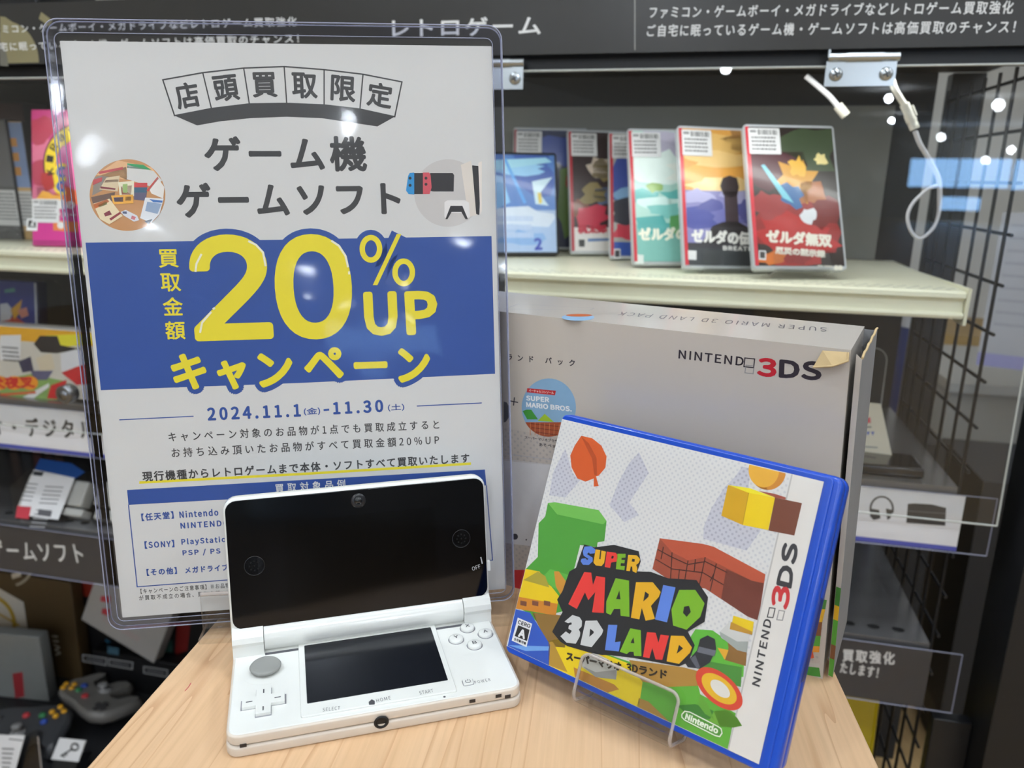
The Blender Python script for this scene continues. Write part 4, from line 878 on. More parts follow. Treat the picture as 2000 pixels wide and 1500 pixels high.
strip(-0.385, -0.319, -0.006, 'white shelf strip with a blue lower edge, headphones drawing and オ・デジタル lettering', mat('strip_white', 'DCDCDE', 0.5, gain=1.2), w_fn, 0.252, 0.2815, A('4E55A8'))
def g_fn(b):
    b.T('ゲームソフト', (-14, 1092), (166, 1101), 38, WT, 3, 0.5, 1.08)
    b.T('PS5 買取強化', (1588, 1288), (1747, 1299), 25, WT, 3, 0.7, 1.1); b.T('たします！', (1640, 1314), (1714, 1325), 22, WT, 3, 0.6, 1.1)
strip(-0.583, -0.507, -0.006, 'charcoal shelf strip with white lettering 買取強化 and ゲームソフト', SIGN2, g_fn, 0.247, 0.277)

# ---------------------------------------------------------------- game cases on the eye-level shelf
SHELL = mat('case_frost', 'C4C8CC', 0.22, vary=0.03, coat=0.3)
STK = mat('price_label', 'D9D9DA', 0.5, gain=1.05)
def barcode(b, x, y, w, h, m, lay):
    r = random.Random(int(x * 1e5)); u = x
    while u < x + w:
        s = r.choice((0.0005, 0.0009, 0.0014)); b.poly([(u, y), (min(u + s, x + w), y), (min(u + s, x + w), y + h), (u, y + h)], m, lay); u += s + r.choice((0.0006, 0.001))
def lines(b, x, y, w, n, step, hgt, m, lay):
    r = random.Random(n)
    for i in range(n):
        u = x
        while u < x + w - 0.002:
            s = min(r.uniform(.0012, .0035), x + w - u); b.poly([(u, y - i * step), (u + s, y - i * step), (u + s, y - i * step + hgt), (u, y - i * step + hgt)], m, lay); u += s + .0007
def price(parent, x, y, w=0.036, h=0.031, n=4, off=0.0008):
    b = MB(); b.rslab(x, y - h, x + w, y, 0.001, off, off + 0.0002, STK, n=2); k = round(off / LAY) + 10
    b.poly([(x + .002, y - .0055), (x + .009, y - .0055), (x + .009, y - .0025), (x + .002, y - .0025)], A('8A8A8C'), k); barcode(b, x + 0.011, y - 0.008, w - 0.014, 0.006, K, k); lines(b, x + .003, y - .0125, w - .007, n, .0046, .0022, A('6A6A6C'), k)
    return b.build('price_label', parent)
def easel(fr, W, label, lipc=0.02, back=0.07):
    t = thing('display_easel', fr, label, 'display easel', None)
    # feet reach the shelf whatever the lean
    zdrop = fr.o.z - (EYE - 0.105); c = fr.v.z
    b = MB(); b.prism(rrect(W * .2, -0.002, W * .8, lipc, 0.003, 4), 0.0030, 0.0045, ACR); b.build('front_lip', t)
    b = MB(); sheet(b, W * .2, W * .8, [(0.0038, -0.002), (0.0015, -0.0034), (-0.0125, -0.0034), (-0.0142, -0.002), (-0.0142, back)], 0.0014, ACR, ACE); b.build('trough', t)
    return t
def game(label, l, d, z, yaw, lean, W, H, artfn, spine='C4313F', roll=0.0, sticker=True, shell=SHELL, grp=None, st=(0.004, None)):
    fr = SF(l, d, z, yaw, lean, roll); t = thing('game_case', fr, label, 'game case', grp)
    b = MB(fr); b.rslab(0, 0, W, H, 0.004, -0.0115, -0.0004, shell, bev=0.0025); b.build('shell', t)
    b = MB(fr); b.poly([(0.001, 0.004), (W - 0.0035, 0.004), (W - 0.0035, H - 0.004), (0.001, H - 0.004)], A('888888'), 1)
    artfn(b, W, H)
    if spine: b.poly([(0.001, 0.004), (0.0052, 0.004), (0.0052, H - 0.004), (0.001, H - 0.004)], A(spine), 14)
    o = b.build('cover_sheet', t); o.location = (0, 0, 0)
    if sticker: price(t, st[0], H - 0.006)
    return t, fr
def R(b, x0, y0, x1, y1, c, lay): b.poly([(x0, y0), (x1, y0), (x1, y1), (x0, y1)], A(c), lay)
def blob(b, cx, cy, rx, ry, c, lay, seed, W, H, n=14, jag=0.35):
    r = random.Random(seed); p = []
    for i in range(n):
        k = 1 + r.uniform(-jag, jag); t = 2 * math.pi * i / n
        p.append((min(max(cx + rx * k * math.cos(t), 0.0012), W - 0.0037), min(max(cy + ry * k * math.sin(t), 0.0042), H - 0.0042)))
    b.poly(p, A(c), lay)
def art_red(b, W, H):
    R(b, .001, .004, W - .0035, H - .004, '2B2320', 2); blob(b, .075, .14, .035, .028, '3E4A34', 3, 1, W, H); blob(b, .03, .12, .03, .03, '4A2028', 3, 2, W, H)
    blob(b, .052, .055, .055, .035, '86201F', 4, 3, W, H, 20); blob(b, .05, .035, .05, .026, 'A52422', 5, 4, W, H, 22); blob(b, .085, .065, .02, .016, '6A1818', 5, 5, W, H); blob(b, .022, .074, .018, .016, '8E3030', 6, 6, W, H, 16)
    blob(b, .085, .128, .008, .008, 'D8C88A', 6, 7, W, H); blob(b, .056, .102, .021, .024, 'C08A2C', 6, 8, W, H, 16); blob(b, .058, .118, .010, .012, 'D2A23A', 7, 9, W, H); blob(b, .048, .085, .014, .013, '2C5C8E', 7, 10, W, H); blob(b, .07, .088, .016, .014, '9A5A2C', 6, 11, W, H); blob(b, .066, .062, .009, .010, 'C9CCD0', 7, 12, W, H)
    b.poly([(.016, .120), (.020, .121), (.044, .086), (.050, .076), (.038, .082)], A('6FB4C4'), 8); blob(b, .02, .012, .016, .008, 'C46A2C', 7, 13, W, H); blob(b, .05, .014, .02, .008, '8A1C1E', 6, 14, W, H)
    w = ink('D8D4C6')
    b.T('ゼルダ無双', (1496, 474), (1625, 484), 27, w, 9, 1.6, 1.0); b.T('厄災の黙示録', (1514, 496), (1612, 504), 15, w, 9, 0.9); b.S([(1597, 519), (1607, 520)], 3, w, 9); b.S([(1610, 520), (1625, 521)], 3, w, 9)
    for x in (1633, 1641): b.P([(x + 5 * math.cos(t), 523 + 5 * math.sin(t)) for t in [k * .6283 for k in range(10)]], w, 9)
    b.P([(1482, 489), (1496, 490), (1496, 508), (1482, 507)], A('D9D9D9'), 9); b.P([(1484, 491), (1494, 492), (1494, 505), (1484, 504)], A('3A3A3A'), 10)
game('red and gold game case with white lettering at the right end of the cream shelf', 0.018, 0.022, -0.0935, 17.4, 25, .105, .17, art_red, 'C4323E', 0)
def art_gold(b, W, H):
    R(b, .001, .004, W - .0035, H - .004, 'CE9548', 2)
    for i, (y, c) in enumerate(((.15, 'D8AE66'), (.128, 'E3BE7C'), (.112, 'DFA04A'), (.098, 'E9C88A'))): blob(b, .05 + .01 * (i % 2), y, .06, .011, c, 3 + i, 20 + i, W, H, 18)
    blob(b, .085, .155, .03, .014, '9A7040', 3, 24, W, H); R(b, .001, .004, W - .0035, .092, '8684B4', 7)
    for i in range(6): blob(b, .02 + .017 * i, .086 - .012 * (i % 3), .02, .008, ('A9A6CC', '5A5C9A', '7273AE')[i % 3], 8 + i % 3, 30 + i, W, H, 12)
    blob(b, .02, .06, .03, .012, '4F559A', 8, 41, W, H); blob(b, .085, .062, .02, .014, '5A5A96', 8, 42, W, H)
    b.poly([(.02, .028), (.036, .05), (.048, .055), (.064, .058), (.078, .05), (.094, .036), (.1012, .028), (.1012, .004), (.02, .004)], A('2E2A2C'), 11); R(b, .001, .004, W - .0035, .03, '38373C', 12)
    blob(b, .06, .098, .012, .014, '3E3538', 12, 43, W, H, 8, .1); R(b, .052, .056, .068, .092, '4A3E42', 12)
    w = ink('E2E0DA')
    b.T('ゼルダの伝説', (1350, 474), (1490, 482), 28, w, 13, 1.7); b.T('BREATH', (1412, 489), (1470, 491), 9, w, 13, 0.5, 1.05); R(b, .001, .004, W - .0035, .024, '3C4044', 13)
    b.P([(1343, 489), (1360, 490), (1360, 508), (1344, 507)], A('D9D9D9'), 14)
game('orange and violet game case with white lettering ending in BREATH, second from the right', -0.056, 0.047, -0.0985, 21.8, 21.3, .105, .17, art_gold, 'C4323E', -1)
def art_teal(b, W, H):
    R(b, .001, .004, W - .0035, H - .004, 'A9CFC4', 2); blob(b, .06, .14, .05, .03, 'B5B0C4', 3, 50, W, H); blob(b, .04, .12, .04, .02, 'DDEBE6', 4, 51, W, H); blob(b, .08, .115, .03, .016, 'E6EFE4', 5, 52, W, H)
    for i in range(7): blob(b, .015 + .014 * i, .085 - .009 * (i % 3), .022, .008, ('5FB0AC', 'CBE4DE', '79BDB6')[i % 3], 6 + i % 3, 60 + i, W, H, 12)
    R(b, .001, .004, W - .0035, .05, '7DB8AE', 5); blob(b, .07, .05, .022, .02, '5FA060', 9, 70, W, H); blob(b, .03, .045, .03, .012, '4FA3A0', 8, 71, W, H); blob(b, .08, .108, .016, .008, '8A8A50', 9, 72, W, H); blob(b, .03, .095, .012, .006, '8FB060', 9, 73, W, H)
    b.T('ゼルダの伝説', (1247, 471), (1392, 470), 27, ink('ECE9D6'), 12, 1.8); b.P([(1240, 497), (1257, 498), (1257, 516), (1241, 515)], A('D5DDD8'), 12)
game('pale teal game case with cream lettering, fourth from the right and partly hidden', -0.116, 0.082, -0.1005, 18.3, 20.9, .105, .17, art_teal, 'C4323E', 0.5)
def art_blue(b, W, H):
    R(b, .001, .004, W - .0035, H - .004, 'A7A7A2', 2); blob(b, .03, .11, .03, .03, '3E4F9A', 3, 80, W, H); blob(b, .05, .085, .04, .02, '7FA6CC', 4, 81, W, H); blob(b, .03, .06, .03, .018, '3A3A44', 5, 82, W, H); blob(b, .025, .035, .022, .013, 'C4364A', 6, 83, W, H); R(b, .001, .004, W - .0035, .022, '2E4FA0', 5)
    b.P([(1198, 486), (1212, 486), (1212, 505), (1199, 505)], A('DADADA'), 8); b.P([(1201, 489), (1210, 489), (1210, 502), (1201, 502)], A('33353C'), 9)
game('narrow visible blue and white game case between the teal one and the white-footed one', -0.152, 0.158, -0.102, 15.9, 19, .105, .17, art_blue, 'B8303C')
def art_white(b, W, H):
    R(b, .001, .004, W - .0035, H - .004, '3A2E30', 2)
    for i in range(9): blob(b, .015 + (i * 37 % 80) / 1000, .06 + (i * 53 % 70) / 1000, .018, .014, ('7A4A3C', '8A7A50', 'B9AFA6', '5A6A8A', 'A04A5A', 'C8B8A8')[i % 6], 3 + i % 4, 90 + i, W, H)
    R(b, .001, .004, W - .0035, .036, 'D6D2CE', 7); blob(b, .03, .05, .026, .014, 'C43A50', 8, 101, W, H)
    b.T('桃太郎', (1128, 457), (1186, 456), 18, A('B8243C'), 10, 1.2); b.P([(1130, 468), (1142, 468), (1142, 482), (1131, 482)], A('3A3A3A'), 9); b.P([(1148, 466), (1195, 465), (1195, 470), (1148, 472)], A('5A7AA8'), 9)
game('game case with a white foot and red lettering 桃太郎, behind the blue-edged one', -0.208, 0.190, -0.101, 21.7, 16, .105, .17, art_white, 'A82C38')
def art_dark(b, W, H):
    R(b, .001, .004, W - .0035, H - .004, '2A3050', 2); blob(b, .06, .14, .05, .02, '3A4F9A', 3, 110, W, H); blob(b, .08, .07, .02, .05, '6A8A40', 4, 111, W, H); blob(b, .085, .1, .012, .02, 'B4462C', 5, 112, W, H)
game('dim navy game case at the very back left, half hidden by the icy blue case', -0.300, 0.235, -0.102, 15, 8, .105, .17, art_dark, '8C2830')
def art_ice(b, W, H):
    R(b, .001, .004, W - .0035, H - .004, '4A78BE', 2); R(b, .001, .004, W - .0035, .06, '9FB6D8', 3); blob(b, .09, .11, .03, .03, '2E55A8', 3, 120, W, H); blob(b, .07, .115, .04, .008, '8FC4EC', 4, 121, W, H)
    b.poly([(.03, .125), (.11, .13), (.118, .124), (.04, .112)], A('9FD4F0'), 5); b.poly([(.052, .128), (.056, .128), (.082, .07), (.078, .068)], A('4F9AE0'), 6); b.poly([(.09, .098), (.118, .104), (.1, .082), (.112, .066), (.094, .068)], A('C4DDEC'), 6); b.poly([(.097, .083), (.102, .083), (.103, .07), (.099, .068)], A('D8C040'), 7); b.poly([(.02, .11), (.05, .104), (.06, .07), (.04, .06)], A('86BCE8'), 6)
    blob(b, .07, .05, .05, .012, 'C9D4E4', 5, 122, W, H); blob(b, .08, .022, .04, .01, '7FA4D4', 6, 123, W, H)
    b.T('2', (1044, 489), (1060, 488), 24, A('3444A8'), 9, 1.4, 1, True); lines(b, .03, .045, .06, 3, .011, .007, A('AFC0DC'), 8)
game('smaller icy blue game case ending in a figure 2, beside the poster sleeve', -0.337, 0.130, -0.102, 23, 14.5, .125, .137, art_ice, None, 0, False, mat('case_black', '26282C', 0.3))
for l, d, z, yaw, lean, lab in ((0.018, 0.022, -0.0935, 17.4, 25, 'small clear easel under the red and gold game case'), (-0.056, 0.047, -0.0985, 21.8, 21.3, 'small clear easel under the orange and violet game case')):
    easel(SF(l, d, z, yaw, lean), .105, lab)

# ---------------------------------------------------------------- LED cable inside the door
CBW = mat('cable_white', 'C9C9CC', 0.45); CNW = mat('connector_ivory', 'D2CFC2', 0.5)
cf2 = SF(0, 0.012, 0)
led = thing('led_cable', cf2, 'white LED cable with an ivory connector and a loop, hanging by the steel hinge', 'cable')
def cpts(l, w=0.0): return [(*cf2.uv(p, w), w) for p in l]
def smooth(p, n=4):
    o = []
    for i in range(len(p) - 1):
        a, b_, c, d = (Vector(p[max(i - 1, 0)]), Vector(p[i]), Vector(p[i + 1]), Vector(p[min(i + 2, len(p) - 1)]))
        for k in range(n):
            t = k / n; o.append(tuple(0.5 * ((2 * b_) + (c - a) * t + (2 * a - 5 * b_ + 4 * c - d) * t * t + (3 * b_ - a - 3 * c + d) * t ** 3)))
    o.append(tuple(p[-1])); return o
b = MB(); b.tube(smooth(cpts([(1738, 128), (1744, 165), (1757, 190), (1769, 208)])), 0.0030, CNW, 8); b.build('upper_lead', led)
b = MB(); p0, p1, p2, p3 = cpts([(1766, 203), (1775, 222), (1781, 237), (1787, 252)])
b.tube([p0, p1], 0.0045, CNW, 8); b.tube([p1, p2], 0.0052, CNW, 4); b.tube([p2, p3], 0.0046, CNW, 4); b.tube(cpts([(1781, 206), (1789, 226)]), 0.0016, CNW, 6); b.tube(cpts([(1781, 250), (1793, 245)]), 0.0026, CNW, 6); b.build('connector', led)
for o_ in (0, 3):
    b = MB(); b.tube(smooth(cpts([(1786 + o_, 256), (1796 + o_, 282), (1812 + o_, 308), (1826 + o_, 334), (1833 + o_, 355), (1834 + o_, 385), (1833 + o_ * .5, 415), (1826, 440), (1812, 457), (1797, 466), (1784, 458), (1775, 440), (1773, 420), (1781, 400), (1794, 385), (1812, 370), (1830, 362)], 0.002 * o_ / 3)), 0.0018, CBW, 7); b.build('loop_wire', led)
cf2 = SF(0, 0.05, 0); b = MB(); b.tube(smooth(cpts([(1574, 148), (1600, 170), (1622, 190), (1640, 212)])), 0.0028, CBW, 8); b.tube(cpts([(1636, 206), (1652, 226)]), 0.0052, CNW, 6); o = b.build('cable_end', None, cf2); tag(o, 'short white cable end with a plug hanging behind the door left of the steel hinge', 'cable')
# ---------------------------------------------------------------- left-hand goods
def carton(name, label, cat, fr, W, H, D, m, fn=None, sticker=None, side=None, grp=None, bev=0.0015):
    if sticker:
        t = thing(name, fr, label, cat, grp); par = t
    b = MB(fr); b.rslab(0, 0, W, H, 0.0015, -D, 0, m, bev=bev, n=1)
    if fn: fn(b, W, H)
    if sticker:
        b.build('carton', t); price(t, *sticker, off=0.0006); return t
    o = b.build(name, None, fr); tag(o, label, cat, grp); return o
pk = SF(-0.935, 0.045, -0.1035, 10.9, 12)
PINK = mat('pink_card', 'C2417E', 0.3, vary=0.05, coat=0.3)
def art_pink(b, W, H):
    for i in range(14): blob(b, .01 + (i * 41 % 120) / 1000, .07 + (i * 29 % 115) / 1000, .02, .017, ('C96A86', 'B84A6A', 'E08AA8', 'A83A50', 'D9603A', 'C8884A')[i % 6], 2 + i % 4, 130 + i, W, H)
    blob(b, .02, .06, .02, .016, 'E0A03A', 6, 150, W, H); blob(b, .05, .145, .014, .009, 'C8B83A', 6, 151, W, H)
    ux, uy = b.fr.uv((160, 322)); b.poly(ell(ux, uy, .052, .054, 28, 88, 215) + ell(ux, uy, .036, .038, 28, 215, 88), A('E0C22A'), 7); b.poly(ell(ux, uy, .034, .036, 28), A('D86A9A'), 7); b.stroke(ell(ux, uy, .053, .055, 28, 88, 215), .002, A('4A1A1C'), 8)
    for i, c in enumerate('KIRBY'):
        t = math.radians(192 - i * 21); x, y = ux + .0405 * math.cos(t), uy + .0425 * math.sin(t); d = Vector((math.sin(t), -math.cos(t))) * .0042
        b.text(c, (x - d.x, y - d.y), (x + d.x, y + d.y), .009, A('2A2418'), 9, .0005, 1, True)
    b.P([(80, 338), (102, 336), (108, 366), (90, 374), (80, 356)], A('A82C2C'), 9)
    for yy in (336, 364): b.S(arcpx(122, yy, 13, 12, 60, 300), 9, A('E6C82A'), 9); b.S(arcpx(122, yy, 9, 8, 60, 300), 6, A('2E5AA0'), 10)
    R(b, .0008, .001, W - .001, .040, 'C22C84', 6); R(b, .0008, .001, W - .001, .008, 'A0246C', 7)
    b.T('星の', (108, 407), (146, 409), 17, WT, 12, 1.0); b.T('キスー', (107, 423), (148, 425), 10, WT, 12, 0.5)
    b.P([(53, 427), (74, 428), (73, 451), (52, 450)], A('E0E0E0'), 12); b.P([(56, 430), (71, 431), (70, 445), (55, 444)], A('2A2A2A'), 13); b.T('A', (59, 443), (67, 444), 10, A('E0E0E0'), 14, .5, 1, True)
    b.P([(104, 430), (152, 434), (152, 454), (104, 450)], A('D9773C'), 12); b.P([(119 + 7 * math.cos(t), 440 + 7 * math.sin(t)) for t in [k * .5236 for k in range(12)]], WT, 13)
carton('game_box', 'tall pink game box with yellow KIRBY arc standing on the cream shelf', 'box', pk, 0.15, 0.185, 0.03, PINK, art_pink, (0.001, 0.064, 0.038, 0.032, 4))
def spine(label, px0, px1, py0, py1, d, c1, c2, txt=None, st=True, grp=None, dp=0.04):
    fr = SF(0, d, -0.105); x0, y0 = fr.uv((px0, py1)); x1, y1 = fr.uv((px1, py0)); fr = fr.sub(x0, 0.0005, 0)
    def fn(b, W, H):
        R(b, .001, .0, W - .001, H - .001, c1, 1); R(b, .001, H * .45, W - .001, H - .002, c2, 2)
        if st: R(b, .001, H * .12, W - .001, H * .42, 'C4C4C2', 3); lines(b, .002, H * .38, W - .004, 8, H * .03, H * .014, A('6A6A6C'), 4)
        for k in range(3):
            if txt: R(b, W * .3, H * (.55 + k * .12), W * .7, H * (.62 + k * .12), txt, 4)
    carton('boxed_game', label, 'box', fr, x1 - x0, y1 - 0.0005, dp, mat('spine_card', '3A3A3C', 0.4), fn, None, None, grp)
spine('boxed game with a pale blue and tan spine left of the pink box', 15, 42, 236, 385, 0.13, 'C4A06A', '7F93B8', 'C08A4A')
spine('grey boxed game at the left edge of the photo, beside the blue-spined one', -40, 9, 232, 382, 0.125, '5A5A5A', '6A6A6C')
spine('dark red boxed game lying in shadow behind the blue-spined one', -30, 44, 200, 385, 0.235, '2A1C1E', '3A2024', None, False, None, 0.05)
# crumpled clear bag on the cream shelf
BAG = clear('clear_bag', (0.90, 0.90, 0.90), 1.45, 0.10, 1.0, 60)
def bag(label, fr, pts, D, cat='bag'):
    q = [fr.uv(p) for p in pts]; cx = sum(p[0] for p in q) / len(q); cy = sum(p[1] for p in q) / len(q)
    b = MB(); r = random.Random(len(pts)); L = []
    for k, s in ((-1, .86), (-.6, 1), (0, 1.02), (.6, .98), (1, .8)):
        L.append([(cx + (x - cx) * s, cy + (y - cy) * s + 0, -D / 2 + k * D / 2 + r.uniform(-.0015, .0015)) for x, y in q])
    b.loops(L, BAG); o = b.build('clear_plastic_bag', None, fr); tag(o, label, cat); return o
bag('crumpled clear plastic bag at the foot of the grey boxed game', SF(0, 0.10, -0.104), [(-10, 478), (38, 478), (46, 470), (36, 452), (15, 446), (-10, 450)], 0.03)
# second level, left
fr = SF(0, 0.11, -0.3095, 0, 8); x0, y0 = fr.uv((-60, 800)); x1, y1 = fr.uv((73, 548))
def art_space(b, W, H):
    R(b, .002, .002, W - .006, H - .003, '2E3A86', 1); R(b, W - .006, .004, W - .003, H - .004, 'C9CDD4', 2)
    b.P([(20, 605), (43, 585), (38, 612), (28, 624)], A('D8A030'), 3); b.P([(0, 594), (14, 592), (26, 606), (20, 624), (0, 628)], A('C4C6CC'), 3); b.P([(0, 626), (30, 618), (56, 636), (40, 656), (0, 660)], A('B8463A'), 2); b.P([(34, 606), (52, 600), (56, 616), (42, 622)], A('D08A7A'), 4); b.P([(0, 640), (18, 636), (20, 660), (0, 662)], A('6A7080'), 4); b.P([(40, 640), (54, 636), (56, 658), (42, 660)], A('B9BCC4'), 4); b.P([(8, 566), (28, 562), (30, 570), (10, 572)], A('4F8A8A'), 3)
carton('game_package', 'dark blue plastic game package standing behind the yellow and red box', 'box', fr.sub(x0, 0.001), x1 - x0, y1 - 0.001, 0.018, mat('navy_plastic', '1E2450', 0.2, coat=0.4), art_space)
fr = SF(0, 0.012, -0.3100, 0, 2); x0, y0 = fr.uv((-90, 790)); x1, y1 = fr.uv((181, 648))
def art_yel(b, W, H):
    R(b, .001, .001, W - .001, H - .001, 'C4BFB4', 1); R(b, .001, H - .02, W - .001, H - .001, 'D8A02C', 2); b.P([(90, 655), (178, 652), (180, 672), (120, 678)], A('DAD03A'), 3)
    b.P([(66, 672), (78, 656), (112, 656), (118, 674), (160, 682), (110, 690), (80, 688)], A('2A2A2E'), 4); b.P([(118, 690), (150, 682), (176, 690), (172, 724), (120, 726)], A('D2D2D6'), 5); b.P([(120, 728), (150, 716), (178, 708), (180, 750), (150, 752)], A('C02C34'), 6); b.P([(70, 700), (100, 690), (108, 720), (80, 730)], A('C9BDA4'), 5); b.P([(36, 706), (60, 696), (66, 724), (44, 728)], A('3A3A52'), 5); b.P([(60, 724), (104, 724), (92, 742), (66, 742)], A('5A5A78'), 6)
    b.P([(0, 742), (60, 730), (130, 745), (130, 780), (0, 784)], A('7FA05A'), 3); b.P([(100, 752), (130, 742), (128, 780), (92, 778)], A('C0262E'), 7); b.P([(44, 776), (96, 748), (96, 756), (60, 782)], A('D4D4D2'), 8)
    for x in (0, 28, 58): b.P([(x + 17 * math.cos(t), 748 + 14 * math.sin(t)) for t in [k * .5236 for k in range(12)]], A('E0902C'), 8)
    b.T('犬夜叉', (-18, 760), (70, 758), 24, A('C42A2C'), 10, 1.4); b.S([(0, 771), (70, 766)], 4, A('C85A3A'), 9)
    b.P([(0, 655), (41, 654), (40, 702), (0, 703)], STK, 11); lines(b, *fr_l((4, 680)), .028, 4, .006, .003, A('6A6A6C'), 12)
_o = fr.sub(x0, 0.001); fr_l = lambda p: _o.uv(p)
carton('game_box', 'yellow, white and red boxed game with lettering 犬夜叉 behind the door lock', 'box', _o, x1 - x0, y1 - 0.001, 0.03, mat('box_white', 'C4C2BE', 0.35, coat=0.3), art_yel)
fr = SF(0, 0.16, -0.3120); x0, y0 = fr.uv((84, 660)); x1, y1 = fr.uv((102, 574))
b = MB(); b.prism(rrect(0, 0, x1 - x0 + .012, y1 + .02, .006), -0.003, 0, ACR); b.box((0, 0, -0.04), (x1 - x0 + .012, 0.002, 0.02), ACR); o = b.build('acrylic_stand', None, fr.sub(x0, 0.0005)); tag(o, 'empty clear acrylic stand right of the dark blue game package', 'display stand')
# third level, left: bag of white blocks with a tag
TILE = mat('white_tile', 'DEDED8', 0.35, vary=0.03, gain=1.1)
fr = SF(0, 0.010, -0.5015, 0, 38)
r = random.Random(3)
lay3 = [((28, 930), (112, 1000)), ((116, 940), (176, 984)), ((180, 944), (250, 985)), ((18, 1000), (100, 1038)), ((104, 994), (164, 1040)), ((168, 1000), (250, 1045))]
for i, ((xa, ya), (xb, yb)) in enumerate(lay3):
    u0_, v0_ = fr.uv((xa, yb)); v0_ = max(v0_, 0.012); u1_, v1_ = fr.uv((xb, ya)); b = MB(); b.rslab(u0_, v0_, u1_ - .0005, v1_ - .0005, .003, -.022, 0, TILE, bev=.003, n=3)
    o = b.build('white_module', None, fr); tag(o, ('white plastic block under the hanging tag, upper left in the bag', 'white plastic block in the bag, upper one right of the tag', 'white plastic block in the bag, upper one touching the poster sleeve', 'white plastic block at the lower left corner of the bag', 'white plastic block in the bag, lower one right of the tag', 'white plastic block in the bag, lower one touching the poster sleeve')[i], 'plastic block', 'white blocks in the bag')
f2 = fr.sub(0, 0, 0.004); b = MB(); q = [(u_, max(v_, 0.004)) for u_, v_ in (f2.uv(p) for p in ((10, 1042), (20, 950), (60, 915), (260, 925), (260, 1050)))]; b.prism(q, 0, 0.0004, BAG); o = b.build('clear_plastic_bag', None, f2); tag(o, 'clear bag holding white blocks behind the ゲームソフト strip', 'bag')
f3 = fr.sub(0, 0, 0.006); tg = thing('price_tag', f3, 'white price tag with blue head and red corner on the bag of white blocks', 'tag')
b = MB(f3); b.prism([(u_, max(v_, 0.003)) for u_, v_ in (f3.uv(p) for p in ((66, 917), (148, 928), (104, 1040), (24, 1028)))], -0.0004, 0, STK)
b.P([(34, 988), (61, 990), (56, 1014), (30, 1011)], A('B23A46'), 2)
for (x, y, w, n) in ((52, 944, 22, 5), (88, 950, 36, 5), (70, 996, 30, 5)):
    for k in range(n): b.S([(x - k * 3, y + k * 8), (x + w - k * 3, y + 2 + k * 8)], 2.4, A('8A8A8C'), 2)
b.P([(76, 994), (102, 998), (99, 1010), (73, 1006)], A('55555A'), 3); b.P([(66, 920), (86, 922), (82, 930), (64, 928)], A('33363A'), 3); b.build('tag_card', tg)
b = MB(f3); b.prism([f3.uv(p) for p in ((78, 896), (140, 905), (166, 922), (148, 934), (68, 917))], -0.0006, 0.0003, mat('tag_blue', '1E4F9A', 0.4)); b.build('tag_head', tg)
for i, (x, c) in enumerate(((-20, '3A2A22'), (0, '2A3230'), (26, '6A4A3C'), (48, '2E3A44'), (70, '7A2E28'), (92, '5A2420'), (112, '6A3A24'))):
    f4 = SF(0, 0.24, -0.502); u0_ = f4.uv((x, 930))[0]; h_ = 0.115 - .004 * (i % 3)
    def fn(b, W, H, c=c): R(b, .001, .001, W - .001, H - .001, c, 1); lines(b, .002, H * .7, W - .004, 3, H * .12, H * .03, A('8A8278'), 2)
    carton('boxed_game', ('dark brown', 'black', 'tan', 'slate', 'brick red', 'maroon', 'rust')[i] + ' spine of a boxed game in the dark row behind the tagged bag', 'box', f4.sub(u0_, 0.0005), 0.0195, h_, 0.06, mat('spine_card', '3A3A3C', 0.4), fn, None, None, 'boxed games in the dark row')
# lowest level
BRN = mat('brown_box', '4A3A22', 0.5, vary=0.06)
fr = SF(0, 0.262, -0.9995, 0, 1.5); x0 = fr.uv((-130, 1300))[0]; x1, y1 = fr.uv((136, 1138)); x1 = fr.uv((160, 1320))[0]
bb = fr.sub(x0, 0.001)
def art_brown(b, W, H):
    b.P([(-60, 1120), (0, 1150), (46, 1176), (55, 1236), (0, 1232), (-60, 1225)], A('BDB8AE'), 2)
    b.S(arcpx(-20, 1222, 48, 56, -80, 5), 8, A('A88A2C'), 3); b.S([(38, 1222), (0, 1200), (-30, 1190)], 4, A('A88A2C'), 3)
    b.S(arcpx(20, 1100, 44, 44, 15, 75), 4, A('9A9484'), 3); b.P([(22, 1121), (40, 1117), (42, 1125), (24, 1131)], A('B8B2A4'), 3)
    b.text('Wii', b.fr.uv((119, 1281)), b.fr.uv((112, 1242)), .0125, A('B9B4A8'), 3, .0006, 1.05, True)
carton('console_box', 'dark brown console box with a white panel and gold ring on the lowest shelf', 'box', bb, x1 - x0, y1 - .001, 0.028, BRN, art_brown)
fr = SF(-1.2, 0.195, -0.9995, 6, 0); x0 = fr.uv((-120, 1340))[0]; x1, y1 = fr.uv((88, 1240))
def art_grey(b, W, H):
    b.P([(24, 1316), (44, 1312), (48, 1360), (30, 1364)], A('8A2A30'), 2)
carton('console_box', 'grey console box in clear film with a red mark, left of the brown one', 'box', fr.sub(x0, .001), x1 - x0 - .014, y1 - .008, 0.025, mat('grey_card', '7A7D7C', 0.3, coat=0.5), art_grey)
